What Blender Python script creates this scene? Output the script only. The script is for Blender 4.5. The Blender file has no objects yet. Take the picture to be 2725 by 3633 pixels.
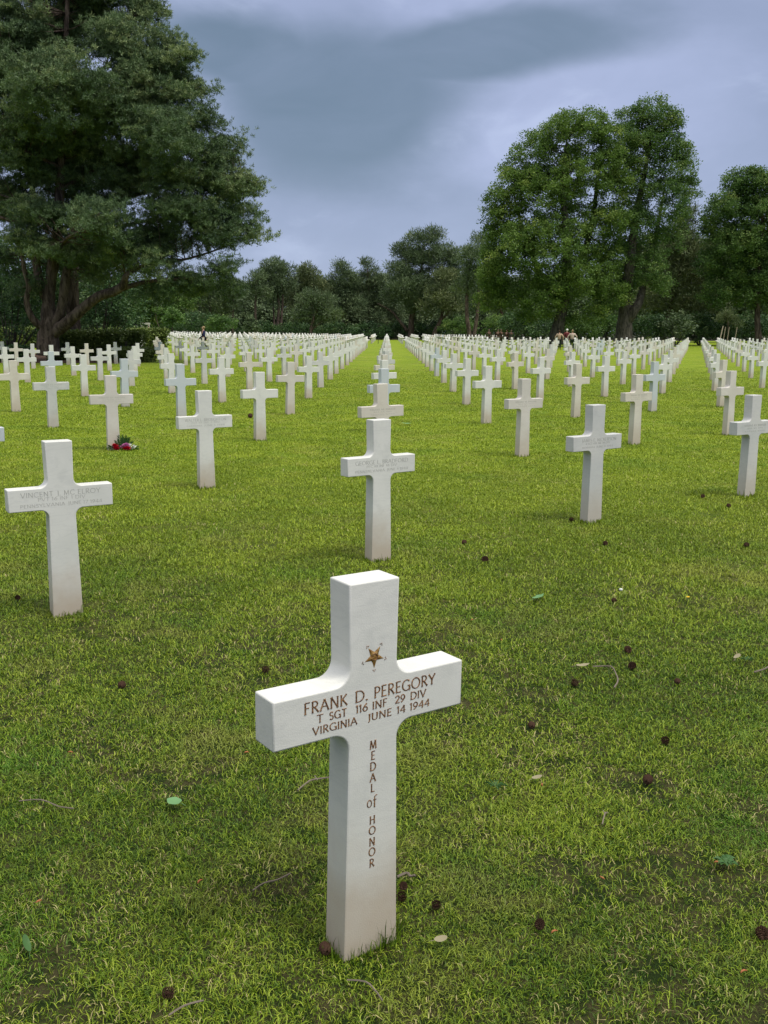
import bpy, bmesh, math, random
import numpy as np
from mathutils import Vector, Matrix
random.seed(7); RG = np.random.default_rng(11)
S = bpy.context.scene; COL = S.collection; R = math.radians

# ------------------------------------------------------------------ camera
CAMH = 1.593; PITCH = R(10.623); ROLL = R(0.198); FW = 2725.0; FH = 3633.0; F = 3388.9
cd = bpy.data.cameras.new('camera'); cam = bpy.data.objects.new('camera', cd); COL.objects.link(cam)
cd.sensor_fit = 'VERTICAL'; cd.sensor_height = 24; cd.lens = 24 * F / FH; cd.clip_start = .05; cd.clip_end = 6000
cam.matrix_world = Matrix.Translation((0, 0, CAMH)) @ Matrix.Rotation(math.pi / 2 - PITCH, 4, 'X') @ Matrix.Rotation(ROLL, 4, 'Z')
S.camera = cam
S.view_settings.view_transform = 'Standard'; S.view_settings.look = 'None'
S.view_settings.exposure = 0.85; S.view_settings.gamma = 1.0

def ray(u, v):                                   # photo pixel (of a 1659 wide copy) -> world direction
    du, dv = u * FW / 1659 - FW / 2, v * FW / 1659 - FH / 2
    c, s = math.cos(-ROLL), math.sin(-ROLL)
    a, b = du * c - dv * s, du * s + dv * c
    c, s = math.cos(PITCH), math.sin(PITCH)
    return Vector((a, F * c - b * s, -F * s - b * c))
def at(u, v, Y):
    d = ray(u, v); return Vector((0, 0, CAMH)) + d * (Y / d.y)
def proj(P):
    c, s = math.cos(PITCH), math.sin(PITCH); x, y, z = P; z -= CAMH
    fw = y * c - z * s; up = y * s + z * c
    if fw < .05: return (-9999, -9999)
    u, v = F * x / fw, -F * up / fw
    c, s = math.cos(ROLL), math.sin(ROLL)
    return ((u * c - v * s + FW / 2) * 1659 / FW, (u * s + v * c + FH / 2) * 1659 / FW)
def sstep(a, b, x):
    t = min(1, max(0, (x - a) / (b - a))); return t * t * (3 - 2 * t)
def gz(x, y):
    z = .00316 * (min(max(y, 5), 170) - 5)
    z += .014 * min(max(0, -x - 6), 60) * sstep(50, 90, y)
    return z
def ground(u, v):
    d = ray(u, v); t = -CAMH / d.z
    for _ in range(12):
        p = Vector((0, 0, CAMH)) + d * t
        t = (gz(p.x, p.y) - CAMH) / d.z
    return Vector((0, 0, CAMH)) + d * t

# ------------------------------------------------------------------ world: overcast sky, sun veiled by cloud
SUN_EL, SUN_AZ = R(60), R(122)                   # azimuth clockwise from +Y
W = bpy.data.worlds.new("World"); S.world = W; W.use_nodes = True
nt = W.node_tree; nt.nodes.clear()
def N(t, **k):
    n = nt.nodes.new(t)
    for a, b in k.items(): setattr(n, a, b)
    return n
def L(a, b): nt.links.new(a, b)
def M_(op, a, b=None, c=None, clamp=False):
    n = N('ShaderNodeMath', operation=op, use_clamp=clamp)
    for i, x in enumerate((a, b, c)):
        if x is None: continue
        if isinstance(x, (int, float)): n.inputs[i].default_value = x
        else: L(x, n.inputs[i])
    return n.outputs[0]
def MIX(f, a, b):
    n = N('ShaderNodeMix', data_type='RGBA')
    for s_, x in ((n.inputs[0], f), (n.inputs[6], a), (n.inputs[7], b)):
        if isinstance(x, (int, float)): s_.default_value = x
        elif isinstance(x, tuple): s_.default_value = (*x, 1)
        else: L(x, s_)
    return n.outputs[2]
def SST(x, a, b):
    n = N('ShaderNodeMapRange', interpolation_type='SMOOTHSTEP'); L(x, n.inputs[0])
    n.inputs[1].default_value = a; n.inputs[2].default_value = b; return n.outputs[0]
tc = N('ShaderNodeTexCoord'); sp = N('ShaderNodeSeparateXYZ'); L(tc.outputs['Generated'], sp.inputs[0])
X, Y, Z = sp.outputs
ya = M_('MAXIMUM', M_('ABSOLUTE', Y), .15)
gx, gzz = M_('DIVIDE', X, ya), M_('DIVIDE', Z, ya)
cmb = N('ShaderNodeCombineXYZ'); L(gx, cmb.inputs[0]); L(gzz, cmb.inputs[1]); L(M_('MULTIPLY', Y, .5), cmb.inputs[2])
def noise(vec, scale, det=5, rough=.5, dist=0):
    n = N('ShaderNodeTexNoise'); L(vec, n.inputs['Vector']); n.inputs['Scale'].default_value = scale
    n.inputs['Detail'].default_value = det; n.inputs['Roughness'].default_value = rough
    n.inputs['Distortion'].default_value = dist; return n
mpn = N('ShaderNodeMapping'); L(cmb.outputs[0], mpn.inputs[0]); mpn.inputs['Scale'].default_value = (1, 2.1, 1); mpn.inputs['Rotation'].default_value = (0, 0, R(-12))
n1 = noise(mpn.outputs[0], 3.4, 5, .5); n2 = noise(mpn.outputs[0], 6.5, 7, .55, .5); n3 = noise(mpn.outputs[0], 2.6, 6, .55, .4)
def blob(cx, cz, rx, rz, rot=0, wob=.9):
    dx = M_('SUBTRACT', gx, cx); dz = M_('SUBTRACT', gzz, cz)
    c, s = math.cos(rot), math.sin(rot)
    ex = M_('DIVIDE', M_('ADD', M_('MULTIPLY', dx, c), M_('MULTIPLY', dz, s)), rx)
    ez = M_('DIVIDE', M_('SUBTRACT', M_('MULTIPLY', dz, c), M_('MULTIPLY', dx, s)), rz)
    d = M_('SQRT', M_('ADD', M_('MULTIPLY', ex, ex), M_('MULTIPLY', ez, ez)))
    return M_('ADD', M_('ADD', d, M_('MULTIPLY', M_('SUBTRACT', n1.outputs[0], .5), wob)), M_('MULTIPLY', M_('SUBTRACT', n2.outputs[0], .5), .55))
d1 = blob(-.050, .222, .165, .088, 0, 1.0); d2 = blob(.07, .272, .17, .040, R(10), 1.6); d3 = blob(-.15, .275, .13, .055, R(-14), 1.6)
dm = M_('MINIMUM', M_('MINIMUM', d1, d2), d3)
dark = M_('SUBTRACT', 1.0, SST(dm, .50, 1.26))
base = MIX(SST(n3.outputs[0], .35, .68), (.180, .215, .315), (.248, .284, .415))
base = MIX(M_('MULTIPLY', SST(n2.outputs[0], .56, .75), .45), base, (.33, .375, .51))
sky = MIX(M_('MULTIPLY', dark, M_('ADD', .70, M_('MULTIPLY', n2.outputs[0], .5)), None, True), base, (0.095, 0.132, 0.183))
low = M_('SUBTRACT', 1.0, SST(gzz, .03, .16))
sky = MIX(M_('MULTIPLY', low, .45), sky, (.20, .245, .365))
nish = N('ShaderNodeTexSky', sky_type='NISHITA'); nish.sun_disc = False
nish.sun_elevation = SUN_EL; nish.sun_rotation = SUN_AZ
nsc = N('ShaderNodeVectorMath', operation='SCALE'); L(nish.outputs[0], nsc.inputs[0]); nsc.inputs[3].default_value = .08
sky = MIX(.88, nsc.outputs[0], sky)
# an overcast sky is about three times brighter overhead than near the horizon
up = SST(Z, .45, .85)
zen = MIX(up, sky, (1.12, 1.09, 1.02))
bg = N('ShaderNodeBackground'); L(zen, bg.inputs[0]); bg.inputs[1].default_value = 1.0
L(bg.outputs[0], N('ShaderNodeOutputWorld').inputs[0])
sd = bpy.data.lights.new('sun', 'SUN'); sd.energy = 1.5; sd.angle = R(11); sd.color = (1, .96, .9)
sun = bpy.data.objects.new('sun', sd); COL.objects.link(sun)
dv = Vector((math.sin(SUN_AZ) * math.cos(SUN_EL), math.cos(SUN_AZ) * math.cos(SUN_EL), math.sin(SUN_EL)))
sun.rotation_euler = dv.to_track_quat('Z', 'Y').to_euler(); sun.location = dv * 60

# ------------------------------------------------------------------ helpers
def tag(o, label=None, cat=None, group=None, kind=None):
    if label: o['label'] = label
    if cat: o['category'] = cat
    if group: o['group'] = group
    if kind: o['kind'] = kind
    return o
def empty(name, loc, rz=0):
    o = bpy.data.objects.new(name, None); COL.objects.link(o); o.location = loc; o.rotation_euler = (0, 0, rz)
    o.empty_display_size = .2; return o
def link(name, me, parent=None, mat=None):
    o = bpy.data.objects.new(name, me); COL.objects.link(o)
    if mat is not None: me.materials.append(mat)
    if parent: o.parent = parent
    return o
def raw_mesh(name, V, loops, starts, totals, tint=None, smooth=False):
    me = bpy.data.meshes.new(name); me.vertices.add(len(V)); me.vertices.foreach_set('co', np.asarray(V, np.float32).ravel())
    me.loops.add(len(loops)); me.loops.foreach_set('vertex_index', np.asarray(loops, np.int32))
    me.polygons.add(len(starts)); me.polygons.foreach_set('loop_start', np.asarray(starts, np.int32))
    me.polygons.foreach_set('loop_total', np.asarray(totals, np.int32))
    if smooth: me.polygons.foreach_set('use_smooth', np.ones(len(starts), bool))
    if tint is not None:
        a = me.attributes.new('tint', 'FLOAT', 'POINT'); a.data.foreach_set('value', np.asarray(tint, np.float32))
    me.update(calc_edges=True); return me
class MB:                                        # collects polygons for ONE mesh
    def __init__(s): s.v = []; s.f = []
    def add(s, vs, fs):
        k = len(s.v); s.v += [tuple(p) for p in vs]; s.f += [tuple(i + k for i in f) for f in fs]
    def box(s, c, d, rot=None):
        q = [Vector((x * d[0] / 2, y * d[1] / 2, z * d[2] / 2)) for z in (-1, 1) for y in (-1, 1) for x in (-1, 1)]
        if rot: q = [rot @ p for p in q]
        s.add([p + Vector(c) for p in q], [(0, 2, 3, 1), (4, 5, 7, 6), (0, 1, 5, 4), (2, 6, 7, 3), (0, 4, 6, 2), (1, 3, 7, 5)])
    def tube(s, pts, rad, n=7, wob=0):
        pts = [Vector(p) for p in pts]; k = len(s.v); m = len(pts)
        t = (pts[1] - pts[0]).normalized(); a = t.orthogonal().normalized()
        for i, p in enumerate(pts):
            t = (pts[min(i + 1, m - 1)] - pts[max(i - 1, 0)]).normalized()
            a = (a - t * a.dot(t)).normalized(); b = t.cross(a)
            for j in range(n):
                an = 2 * math.pi * j / n; r = rad[i] * (1 + wob * (random.random() - .5))
                s.v.append(tuple(p + (a * math.cos(an) + b * math.sin(an)) * r))
        for i in range(m - 1):
            for j in range(n):
                s.f.append((k + i * n + j, k + i * n + (j + 1) % n, k + (i + 1) * n + (j + 1) % n, k + (i + 1) * n + j))
        s.f.append(tuple(k + (m - 1) * n + j for j in range(n))); s.f.append(tuple(k + j for j in reversed(range(n))))
    def ball(s, c, r, n=8, sq=(1, 1, 1), jit=0):
        k = len(s.v); c = Vector(c); rows = n // 2
        for i in range(rows + 1):
            th = math.pi * i / rows
            for j in range(n):
                ph = 2 * math.pi * j / n; q = r * (1 + jit * (random.random() - .5))
                s.v.append((c.x + q * sq[0] * math.sin(th) * math.cos(ph), c.y + q * sq[1] * math.sin(th) * math.sin(ph), c.z + q * sq[2] * math.cos(th)))
        for i in range(rows):
            for j in range(n): s.f.append((k + i * n + j, k + (i + 1) * n + j, k + (i + 1) * n + (j + 1) % n, k + i * n + (j + 1) % n))
    def mesh(s, name, smooth=False):
        me = bpy.data.meshes.new(name); me.from_pydata(s.v, [], s.f)
        if smooth: me.polygons.foreach_set('use_smooth', [True] * len(me.polygons))
        me.update(); return me
    def build(s, name, mat, parent=None, smooth=False): return link(name, s.mesh(name, smooth), parent, mat)
def smoothpts(pts, rad, sub=4):                  # Catmull-Rom through control points
    P = [Vector(p) for p in pts]; out = []; ro = []
    for i in range(len(P) - 1):
        a, b, c, d = P[max(i - 1, 0)], P[i], P[i + 1], P[min(i + 2, len(P) - 1)]
        for k in range(sub):
            t = k / sub
            out.append(.5 * ((2 * b) + (c - a) * t + (2 * a - 5 * b + 4 * c - d) * t * t + (-a + 3 * b - 3 * c + d) * t ** 3))
            ro.append(rad[i] * (1 - t) + rad[i + 1] * t)
    return out + [P[-1]], ro + [rad[-1]]

# ------------------------------------------------------------------ materials
def mat(name):
    m = bpy.data.materials.new(name); m.use_nodes = True; t = m.node_tree; t.nodes.clear()
    return m, t
class NT:
    def __init__(s, t): s.t = t
    def n(s, ty, **k):
        n = s.t.nodes.new(ty)
        for a, b in k.items(): setattr(n, a, b)
        return n
    def l(s, a, b): s.t.links.new(a, b)
    def noise(s, vec, scale, det=3, rough=.5, dist=0):
        n = s.n('ShaderNodeTexNoise'); s.l(vec, n.inputs['Vector']); n.inputs['Scale'].default_value = scale
        n.inputs['Detail'].default_value = det; n.inputs['Roughness'].default_value = rough; n.inputs['Distortion'].default_value = dist
        return n.outputs[0]
    def ramp(s, x, a, b):
        n = s.n('ShaderNodeMapRange', interpolation_type='SMOOTHSTEP'); s.l(x, n.inputs[0])
        n.inputs[1].default_value = a; n.inputs[2].default_value = b; return n.outputs[0]
    def mix(s, f, a, b, bt='MIX'):
        n = s.n('ShaderNodeMix', data_type='RGBA', blend_type=bt)
        for k, x in ((n.inputs[0], f), (n.inputs[6], a), (n.inputs[7], b)):
            if isinstance(x, (int, float)): k.default_value = x
            elif isinstance(x, tuple): k.default_value = (*x, 1)
            else: s.l(x, k)
        return n.outputs[2]
    def math(s, op, a, b=None):
        n = s.n('ShaderNodeMath', operation=op)
        for i, x in enumerate((a, b)):
            if x is None: continue
            if isinstance(x, (int, float)): n.inputs[i].default_value = x
            else: s.l(x, n.inputs[i])
        return n.outputs[0]
    def out(s, sh): s.l(sh, s.n('ShaderNodeOutputMaterial').inputs[0])
    def pbr(s, col, rough=.6, spec=.3, bump=None, dist=.01):
        b = s.n('ShaderNodeBsdfPrincipled')
        if isinstance(col, tuple): b.inputs['Base Color'].default_value = (*col, 1)
        else: s.l(col, b.inputs['Base Color'])
        b.inputs['Roughness'].default_value = rough; b.inputs['Specular IOR Level'].default_value = spec
        if bump is not None:
            q = s.n('ShaderNodeBump'); s.l(bump, q.inputs['Height']); q.inputs['Distance'].default_value = dist
            q.inputs['Strength'].default_value = 1; s.l(q.outputs[0], b.inputs['Normal'])
        return b
def marble(name, c0, c1, vein, stain=.6):
    m, t = mat(name); k = NT(t); tc = k.n('ShaderNodeTexCoord'); oi = k.n('ShaderNodeObjectInfo')
    cb = k.n('ShaderNodeCombineXYZ'); k.l(k.math('MULTIPLY', oi.outputs['Random'], 40), cb.inputs[0]); k.l(k.math('MULTIPLY', oi.outputs['Random'], 17), cb.inputs[2])
    ad = k.n('ShaderNodeVectorMath', operation='ADD'); k.l(tc.outputs['Object'], ad.inputs[0]); k.l(cb.outputs[0], ad.inputs[1])
    v = ad.outputs[0]
    a = k.noise(v, 2.2, 4, .55, .8); mp = k.n('ShaderNodeMapping'); k.l(v, mp.inputs[0]); mp.inputs['Rotation'].default_value = (0, R(35), 0); mp.inputs['Scale'].default_value = (1, 1, 4)
    ve = k.noise(mp.outputs[0], 3.5, 6, .6, 1.6); vv = k.math('ABSOLUTE', k.math('SUBTRACT', ve, .5))
    col = k.mix(k.ramp(a, .35, .65), c0, c1); col = k.mix(k.math('MULTIPLY', k.ramp(k.noise(v, 9, 5, .65), .52, .72), .22), col, vein)
    col = k.mix(k.math('MULTIPLY', k.math('SUBTRACT', 1.0, k.ramp(vv, .0, .045)), .16), col, vein)
    sx = k.n('ShaderNodeSeparateXYZ'); k.l(tc.outputs['Object'], sx.inputs[0])
    st = k.noise(v, 6, 4, .6); hh = k.math('ADD', sx.outputs[2], k.math('MULTIPLY', k.math('SUBTRACT', st, .5), .35))
    f = k.math('MULTIPLY', k.math('SUBTRACT', 1.0, k.ramp(hh, .0, .42)), stain)          # soil splashed up from the lawn
    col = k.mix(f, col, (.42, .35, .27))
    fn = k.noise(v, 90, 3, .7)
    col = k.mix(k.math('MULTIPLY', k.ramp(fn, .62, .74), .08), col, (.42, .40, .36))
    b = k.pbr(col, .42, .35, k.noise(v, 260, 3, .6), .0006)
    k.out(b.outputs[0]); return m
MARB = {'white': marble('marble_white', (.63, .625, .58), (.575, .575, .53), (.40, .41, .39), .9),
        'cream': marble('marble_cream', (.58, .545, .47), (.53, .49, .42), (.44, .38, .30), .75),
        'pale blue': marble('marble_blue', (.45, .49, .51), (.48, .51, .52), (.34, .39, .43)),
        'grey veined': marble('marble_grey', (.48, .485, .465), (.54, .53, .50), (.33, .34, .34)),
        'pinkish': marble('marble_pink', (.575, .54, .495), (.52, .49, .44), (.43, .37, .33), .75)}
m, t = mat('gilt_lettering'); k = NT(t); tc = k.n('ShaderNodeTexCoord')
k.out(k.pbr(k.mix(k.ramp(k.noise(tc.outputs['Object'], 260, 3), .4, .65), (.075, .034, .020), (.30, .16, .07)), .5, .5).outputs[0]); GILT = m
m, t = mat('gold'); k = NT(t); tc = k.n('ShaderNodeTexCoord')
b = k.pbr(k.mix(k.ramp(k.noise(tc.outputs['Object'], 120, 3), .4, .65), (.30, .15, .04), (.62, .38, .13)), .35, .5); b.inputs['Metallic'].default_value = .6
k.out(b.outputs[0]); GOLD = m
m, t = mat('groove_shade_lettering'); k = NT(t); k.out(k.pbr((.37, .365, .335), .8, .1).outputs[0]); GROOVE_SHADE = m  # darker stone colour paints the shade of cut grooves onto the raised strokes
def plain(name, col, rough=.7, spec=.2, var=.25, sc=20):
    m, t = mat(name); k = NT(t); tc = k.n('ShaderNodeTexCoord')
    d = tuple(c * (1 - var) for c in col)
    k.out(k.pbr(k.mix(k.noise(tc.outputs['Object'], sc, 3), d, col), rough, spec).outputs[0]); return m
def leafmat(name, c0, c1, c2, trans=.3):
    m, t = mat(name); k = NT(t); at_ = k.n('ShaderNodeAttribute', attribute_name='tint')
    f = at_.outputs['Fac']; col = k.mix(k.ramp(f, 0, .55), c0, c1); col = k.mix(k.ramp(f, .6, 1.0), col, c2)
    b = k.pbr(col, .55, .25); tr = k.n('ShaderNodeBsdfTranslucent'); k.l(col, tr.inputs[0])
    mx = k.n('ShaderNodeMixShader'); mx.inputs[0].default_value = trans; k.l(b.outputs[0], mx.inputs[1]); k.l(tr.outputs[0], mx.inputs[2])
    k.out(mx.outputs[0]); return m
def bark(name, c0, c1, sc=3):
    m, t = mat(name); k = NT(t); tc = k.n('ShaderNodeTexCoord'); mp = k.n('ShaderNodeMapping'); k.l(tc.outputs['Object'], mp.inputs[0])
    mp.inputs['Scale'].default_value = (1, 1, .22); n = k.noise(mp.outputs[0], sc * 2, 6, .65, .6)
    k.out(k.pbr(k.mix(k.ramp(n, .35, .65), c0, c1), .9, .1, n, .12).outputs[0]); return m
BARK_P = bark('pine_bark', (.035, .026, .020), (.135, .102, .082)); BARK_D = bark('dark_bark', (.030, .028, .022), (.105, .095, .075))
LF_PINE = leafmat('needles', (.048, .086, .036), (.100, .156, .062), (.22, .27, .105), .15)
LF_PINE_O = leafmat('olive_needles', (.055, .080, .030), (.110, .142, .055), (.18, .20, .08), .15)
LF_FAR = leafmat('far_needles', (.058, .092, .042), (.105, .150, .066), (.165, .205, .09), .15)
LF_DEC = leafmat('broad_leaves', (.056, .112, .020), (.128, .212, .040), (.30, .37, .085), .40)
LF_DEC2 = leafmat('dark_broad_leaves', (.048, .104, .026), (.106, .185, .044), (.25, .32, .085), .40)
LF_SHR = leafmat('shrub_leaves', (.022, .054, .020), (.055, .112, .034), (.14, .20, .07), .25)
LF_LITE = leafmat('light_leaves', (.05, .11, .025), (.10, .18, .04), (.18, .25, .07), .3)
LF_HEDGE = leafmat('hedge_leaves', (.060, .090, .020), (.115, .160, .035), (.18, .22, .05), .2)

# ------------------------------------------------------------------ ground
m, t = mat('lawn'); k = NT(t); tc = k.n('ShaderNodeTexCoord'); P = tc.outputs['Object']
def lawn_patch(k, P):
    """dry / lush patches of the turf, by place; shared by soil sheet and blades"""
    a = k.noise(P, .55, 4, .6, .4); b2 = k.noise(P, 2.3, 4, .6, .3)
    dry = k.ramp(k.math('ADD', k.math('MULTIPLY', a, .5), k.math('MULTIPLY', b2, .5)), .49, .64)
    lush = k.ramp(k.noise(P, 1.1, 3, .55), .52, .68)
    return dry, lush
dry, lush = lawn_patch(k, P)
mpb = k.n('ShaderNodeMapping'); k.l(P, mpb.inputs[0]); mpb.inputs['Scale'].default_value = (.35, 1.3, 1)
col = k.mix(k.ramp(k.noise(mpb.outputs[0], 1.4, 5, .65), .35, .65), (.130, .196, .008), (.212, .272, .016))
col = k.mix(k.math('MULTIPLY', lush, .5), col, (.085, .175, .010))
col = k.mix(k.math('MULTIPLY', dry, .55), col, (.23, .235, .045))
mp = k.n('ShaderNodeMapping'); k.l(P, mp.inputs[0]); mp.inputs['Scale'].default_value = (1, 1.0, 1)
fine = k.noise(mp.outputs[0], 30, 5, .75)
col = k.mix(k.math('MULTIPLY', k.math('SUBTRACT', 1.0, k.ramp(fine, .35, .55)), .45), col, (.050, .090, .006))
sx = k.n('ShaderNodeSeparateXYZ'); k.l(P, sx.inputs[0])
near = k.math('SUBTRACT', 1.0, k.ramp(sx.outputs[1], 3.5, 14))
soil = k.mix(k.ramp(k.noise(P, 9, 4, .7), .4, .6), (.014, .026, .004), (.050, .046, .018))
col = k.mix(near, col, soil)                                     # where real blades grow the sheet is thatch and soil
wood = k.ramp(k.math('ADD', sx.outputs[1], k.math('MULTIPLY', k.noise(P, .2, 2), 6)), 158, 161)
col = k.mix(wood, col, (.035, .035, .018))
k.out(k.pbr(col, .85, .1, k.noise(P, 45, 4, .7), .03).outputs[0]); LAWN = m
xs = np.concatenate([np.linspace(-2500, -140, 12), np.linspace(-120, 120, 121), np.linspace(140, 2500, 12)])
ys = np.concatenate([np.linspace(-300, -10, 6), np.linspace(-6, 200, 104), np.linspace(220, 4000, 14)])
V = [(x, y, gz(x, y)) for y in ys for x in xs]; nx = len(xs)
Fc = [(j * nx + i, j * nx + i + 1, (j + 1) * nx + i + 1, (j + 1) * nx + i) for j in range(len(ys) - 1) for i in range(nx - 1)]
me = bpy.data.meshes.new('ground'); me.from_pydata(V, [], Fc); me.update()
me.polygons.foreach_set('use_smooth', [True] * len(me.polygons))
tag(link('ground', me, None, LAWN), kind='structure')

# grass blades
m, t = mat('grass_blades'); k = NT(t); at_ = k.n('ShaderNodeAttribute', attribute_name='tint'); tc = k.n('ShaderNodeTexCoord'); P = tc.outputs['Object']
dry, lush = lawn_patch(k, P); f = at_.outputs['Fac']
g = k.mix(k.ramp(f, 0, .5), (.042, .096, .006), (.126, .205, .009)); g = k.mix(k.ramp(f, .5, .86), g, (.30, .38, .032))
g = k.mix(k.math('MULTIPLY', lush, .5), g, (.065, .185, .012))
g = k.mix(k.math('MULTIPLY', dry, .5), g, (.29, .28, .07))
sx = k.n('ShaderNodeSeparateXYZ'); k.l(P, sx.inputs[0]); g = k.mix(k.math('MULTIPLY', k.ramp(sx.outputs[1], 3.2, 9), .55), g, k.mix(f, (.172, .246, .010), (.35, .42, .026)))
g = k.mix(k.ramp(f, .91, .94), g, (.42, .37, .16))
b = k.pbr(g, .5, .25); tr = k.n('ShaderNodeBsdfTranslucent'); k.l(g, tr.inputs[0]); mx = k.n('ShaderNodeMixShader'); mx.inputs[0].default_value = .22
k.l(b.outputs[0], mx.inputs[1]); k.l(tr.outputs[0], mx.inputs[2]); k.out(mx.outputs[0]); BLADE = m
def blades(x, y, h, w, lean, tint):
    n = len(x); th = RG.uniform(0, 2 * np.pi, n); la = RG.uniform(0, 2 * np.pi, n)
    z0 = .00316 * (np.clip(y, 5, 170) - 5) - .002
    ax, ay = np.cos(th) * w / 2, np.sin(th) * w / 2; lx, ly = np.cos(la) * lean, np.sin(la) * lean
    V = np.empty((n, 5, 3))
    V[:, 0] = np.c_[x - ax, y - ay, z0]; V[:, 1] = np.c_[x + ax, y + ay, z0]
    mx_, my_ = x + lx * h * .4, y + ly * h * .4; zh = z0 + h * np.sqrt(np.clip(1 - lean ** 2 * .16, .2, 1)) * .6
    V[:, 2] = np.c_[mx_ - ax * .8, my_ - ay * .8, zh]; V[:, 3] = np.c_[mx_ + ax * .8, my_ + ay * .8, zh]
    V[:, 4] = np.c_[x + lx * h, y + ly * h, z0 + h * np.clip(1 - lean * .45, .25, 1)]
    kk = np.arange(n)[:, None]
    lo = (np.array([0, 1, 3, 2, 2, 3, 4])[None] + 5 * kk).ravel(); st = (np.array([0, 4])[None] + 7 * kk).ravel()
    return V.reshape(-1, 3), lo, st, np.tile([4, 3], n), np.repeat(tint, 5)
def band(y0, y1, dens, p, wid, ref):
    a = (lambda y: .44 * y + wid)
    yy = np.linspace(y0, y1, 400); d = dens * (ref / np.maximum(yy, ref)) ** p * 2 * a(yy)
    n = int(np.trapezoid(d, yy) if hasattr(np, 'trapezoid') else np.trapz(d, yy)); c = np.cumsum(d); c /= c[-1]
    y = np.interp(RG.random(n), c, yy); x = RG.uniform(-1, 1, n) * a(y); return x, y
gx1, gy1 = band(.9, 44, 36000, 1.66, 2.1, 2.6)
def vnoise(x, y, sc, seed):                       # smooth value noise
    r_ = np.random.default_rng(seed).random((256, 256)); x = x * sc + 100; y = y * sc + 100
    i0 = np.floor(x).astype(int); j0 = np.floor(y).astype(int); fx = x - i0; fy = y - j0; fx = fx * fx * (3 - 2 * fx); fy = fy * fy * (3 - 2 * fy)
    g_ = lambda a, b: r_[a % 256, b % 256]
    return (g_(i0, j0) * (1 - fx) + g_(i0 + 1, j0) * fx) * (1 - fy) + (g_(i0, j0 + 1) * (1 - fx) + g_(i0 + 1, j0 + 1) * fx) * fy
# thin the sward in worn spots, thicken it in tufts
cell = .6 * vnoise(gx1, gy1, 3.1, 3) + .4 * vnoise(gx1, gy1, 8.3, 4) + .10 * np.clip((4.2 - gy1) / 1.5, 0, 1) * np.clip((gx1 - .25) / .3, 0, 1); tuft = .5 * vnoise(gx1, gy1, 5.5, 5) + .5 * vnoise(gx1, gy1, 17, 6)
fade = np.clip((44 - gy1) / 16, .05, 1)
keep = RG.random(len(gx1)) < np.where(cell > .74, .35, np.where(cell > .64, .75, 1)) * fade
gx1, gy1, cell, tuft = gx1[keep], gy1[keep], cell[keep], tuft[keep]; n = len(gx1); sc = (np.maximum(gy1, 2.6) / 2.6)
hh = RG.uniform(.010, .025, n) * (.50 + 1.15 * tuft) * np.minimum(sc, 2.2) ** .5
ww = RG.uniform(.0016, .0031, n) * np.minimum(sc, 12) ** .78
tin = np.clip(RG.random(n) ** 1.15 * .9 + (vnoise(gx1, gy1, 1.7, 9) - .5) * .45 + np.where(cell > .62, .16 * RG.random(n), 0) + .06 * RG.random(n), 0, .905)
tin = np.where(RG.random(n) < (.016 + .09 * (cell > .6)) * np.clip(3.2 / gy1, .10, 1), .97, tin)
Vg, lo, st, to, ti = blades(gx1, gy1, hh, ww, RG.uniform(.3, 1.55, n), tin)
go = link('grass', raw_mesh('grass', Vg, lo, st, to, ti), None, BLADE)
tag(go, 'short mown green grass with straw-coloured dry patches', 'grass', kind='stuff')

# ------------------------------------------------------------------ marble crosses
A_, Z1, Z2, WT, WC, WB, DT = .2831, .6217, .7465, .1474, .1400, .1657, .0918
def profile(seg=6, r=.044):
    """closed outline (x, z), counter-clockwise seen from the front"""
    def arc(cx, cz, a0, a1): return [(cx + r * math.cos(a0 + (a1 - a0) * i / seg), cz + r * math.sin(a0 + (a1 - a0) * i / seg)) for i in range(seg + 1)]
    h = WC / 2; q = math.pi / 2
    p = [(WB / 2 + .002, -.10), (WB / 2, 0)]
    p += arc(h + .003 + r, Z1 - r, 2 * q, q)
    p += [(A_, Z1), (A_, Z2)]
    p += arc(h + r, Z2 + r, 3 * q, 2 * q)
    p += [(WT / 2, 1.0)]
    return p + [(-x, z) for x, z in reversed(p)]
def cross_mesh(name, seg=7, bev=.0048):
    bm = bmesh.new(); pr = profile(seg)
    vf = [bm.verts.new((x, -DT / 2, z)) for x, z in pr]; f = bm.faces.new(vf)
    ex = bmesh.ops.extrude_face_region(bm, geom=[f]); vs = [g for g in ex['geom'] if isinstance(g, bmesh.types.BMVert)]
    bmesh.ops.translate(bm, verts=vs, vec=(0, DT, 0)); bmesh.ops.recalc_face_normals(bm, faces=bm.faces[:])
    if bev:
        es = [e for e in bm.edges if len(e.link_faces) == 2 and e.calc_face_angle(0) > R(40)]
        bmesh.ops.bevel(bm, geom=es, offset=bev, segments=2, profile=.6, affect='EDGES', clamp_overlap=True)
    me = bpy.data.meshes.new(name); bm.to_mesh(me); bm.free()
    me.polygons.foreach_set('use_smooth', [p.area < .0018 and abs(p.normal.y) < .999 for p in me.polygons])
    me.update(); return me
CM = {c: cross_mesh('marble_cross') for c in MARB}
for c in MARB: CM[c].materials.append(MARB[c])
CF = {c: cross_mesh('marble_cross', 3, .004) for c in MARB}
for c in MARB: CF[c].materials.append(MARB[c])
OX, OY, AX, AY, BX, BY = -.056, 2.3134, 1.8112, 1.3211, .0121, 4.352
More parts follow.
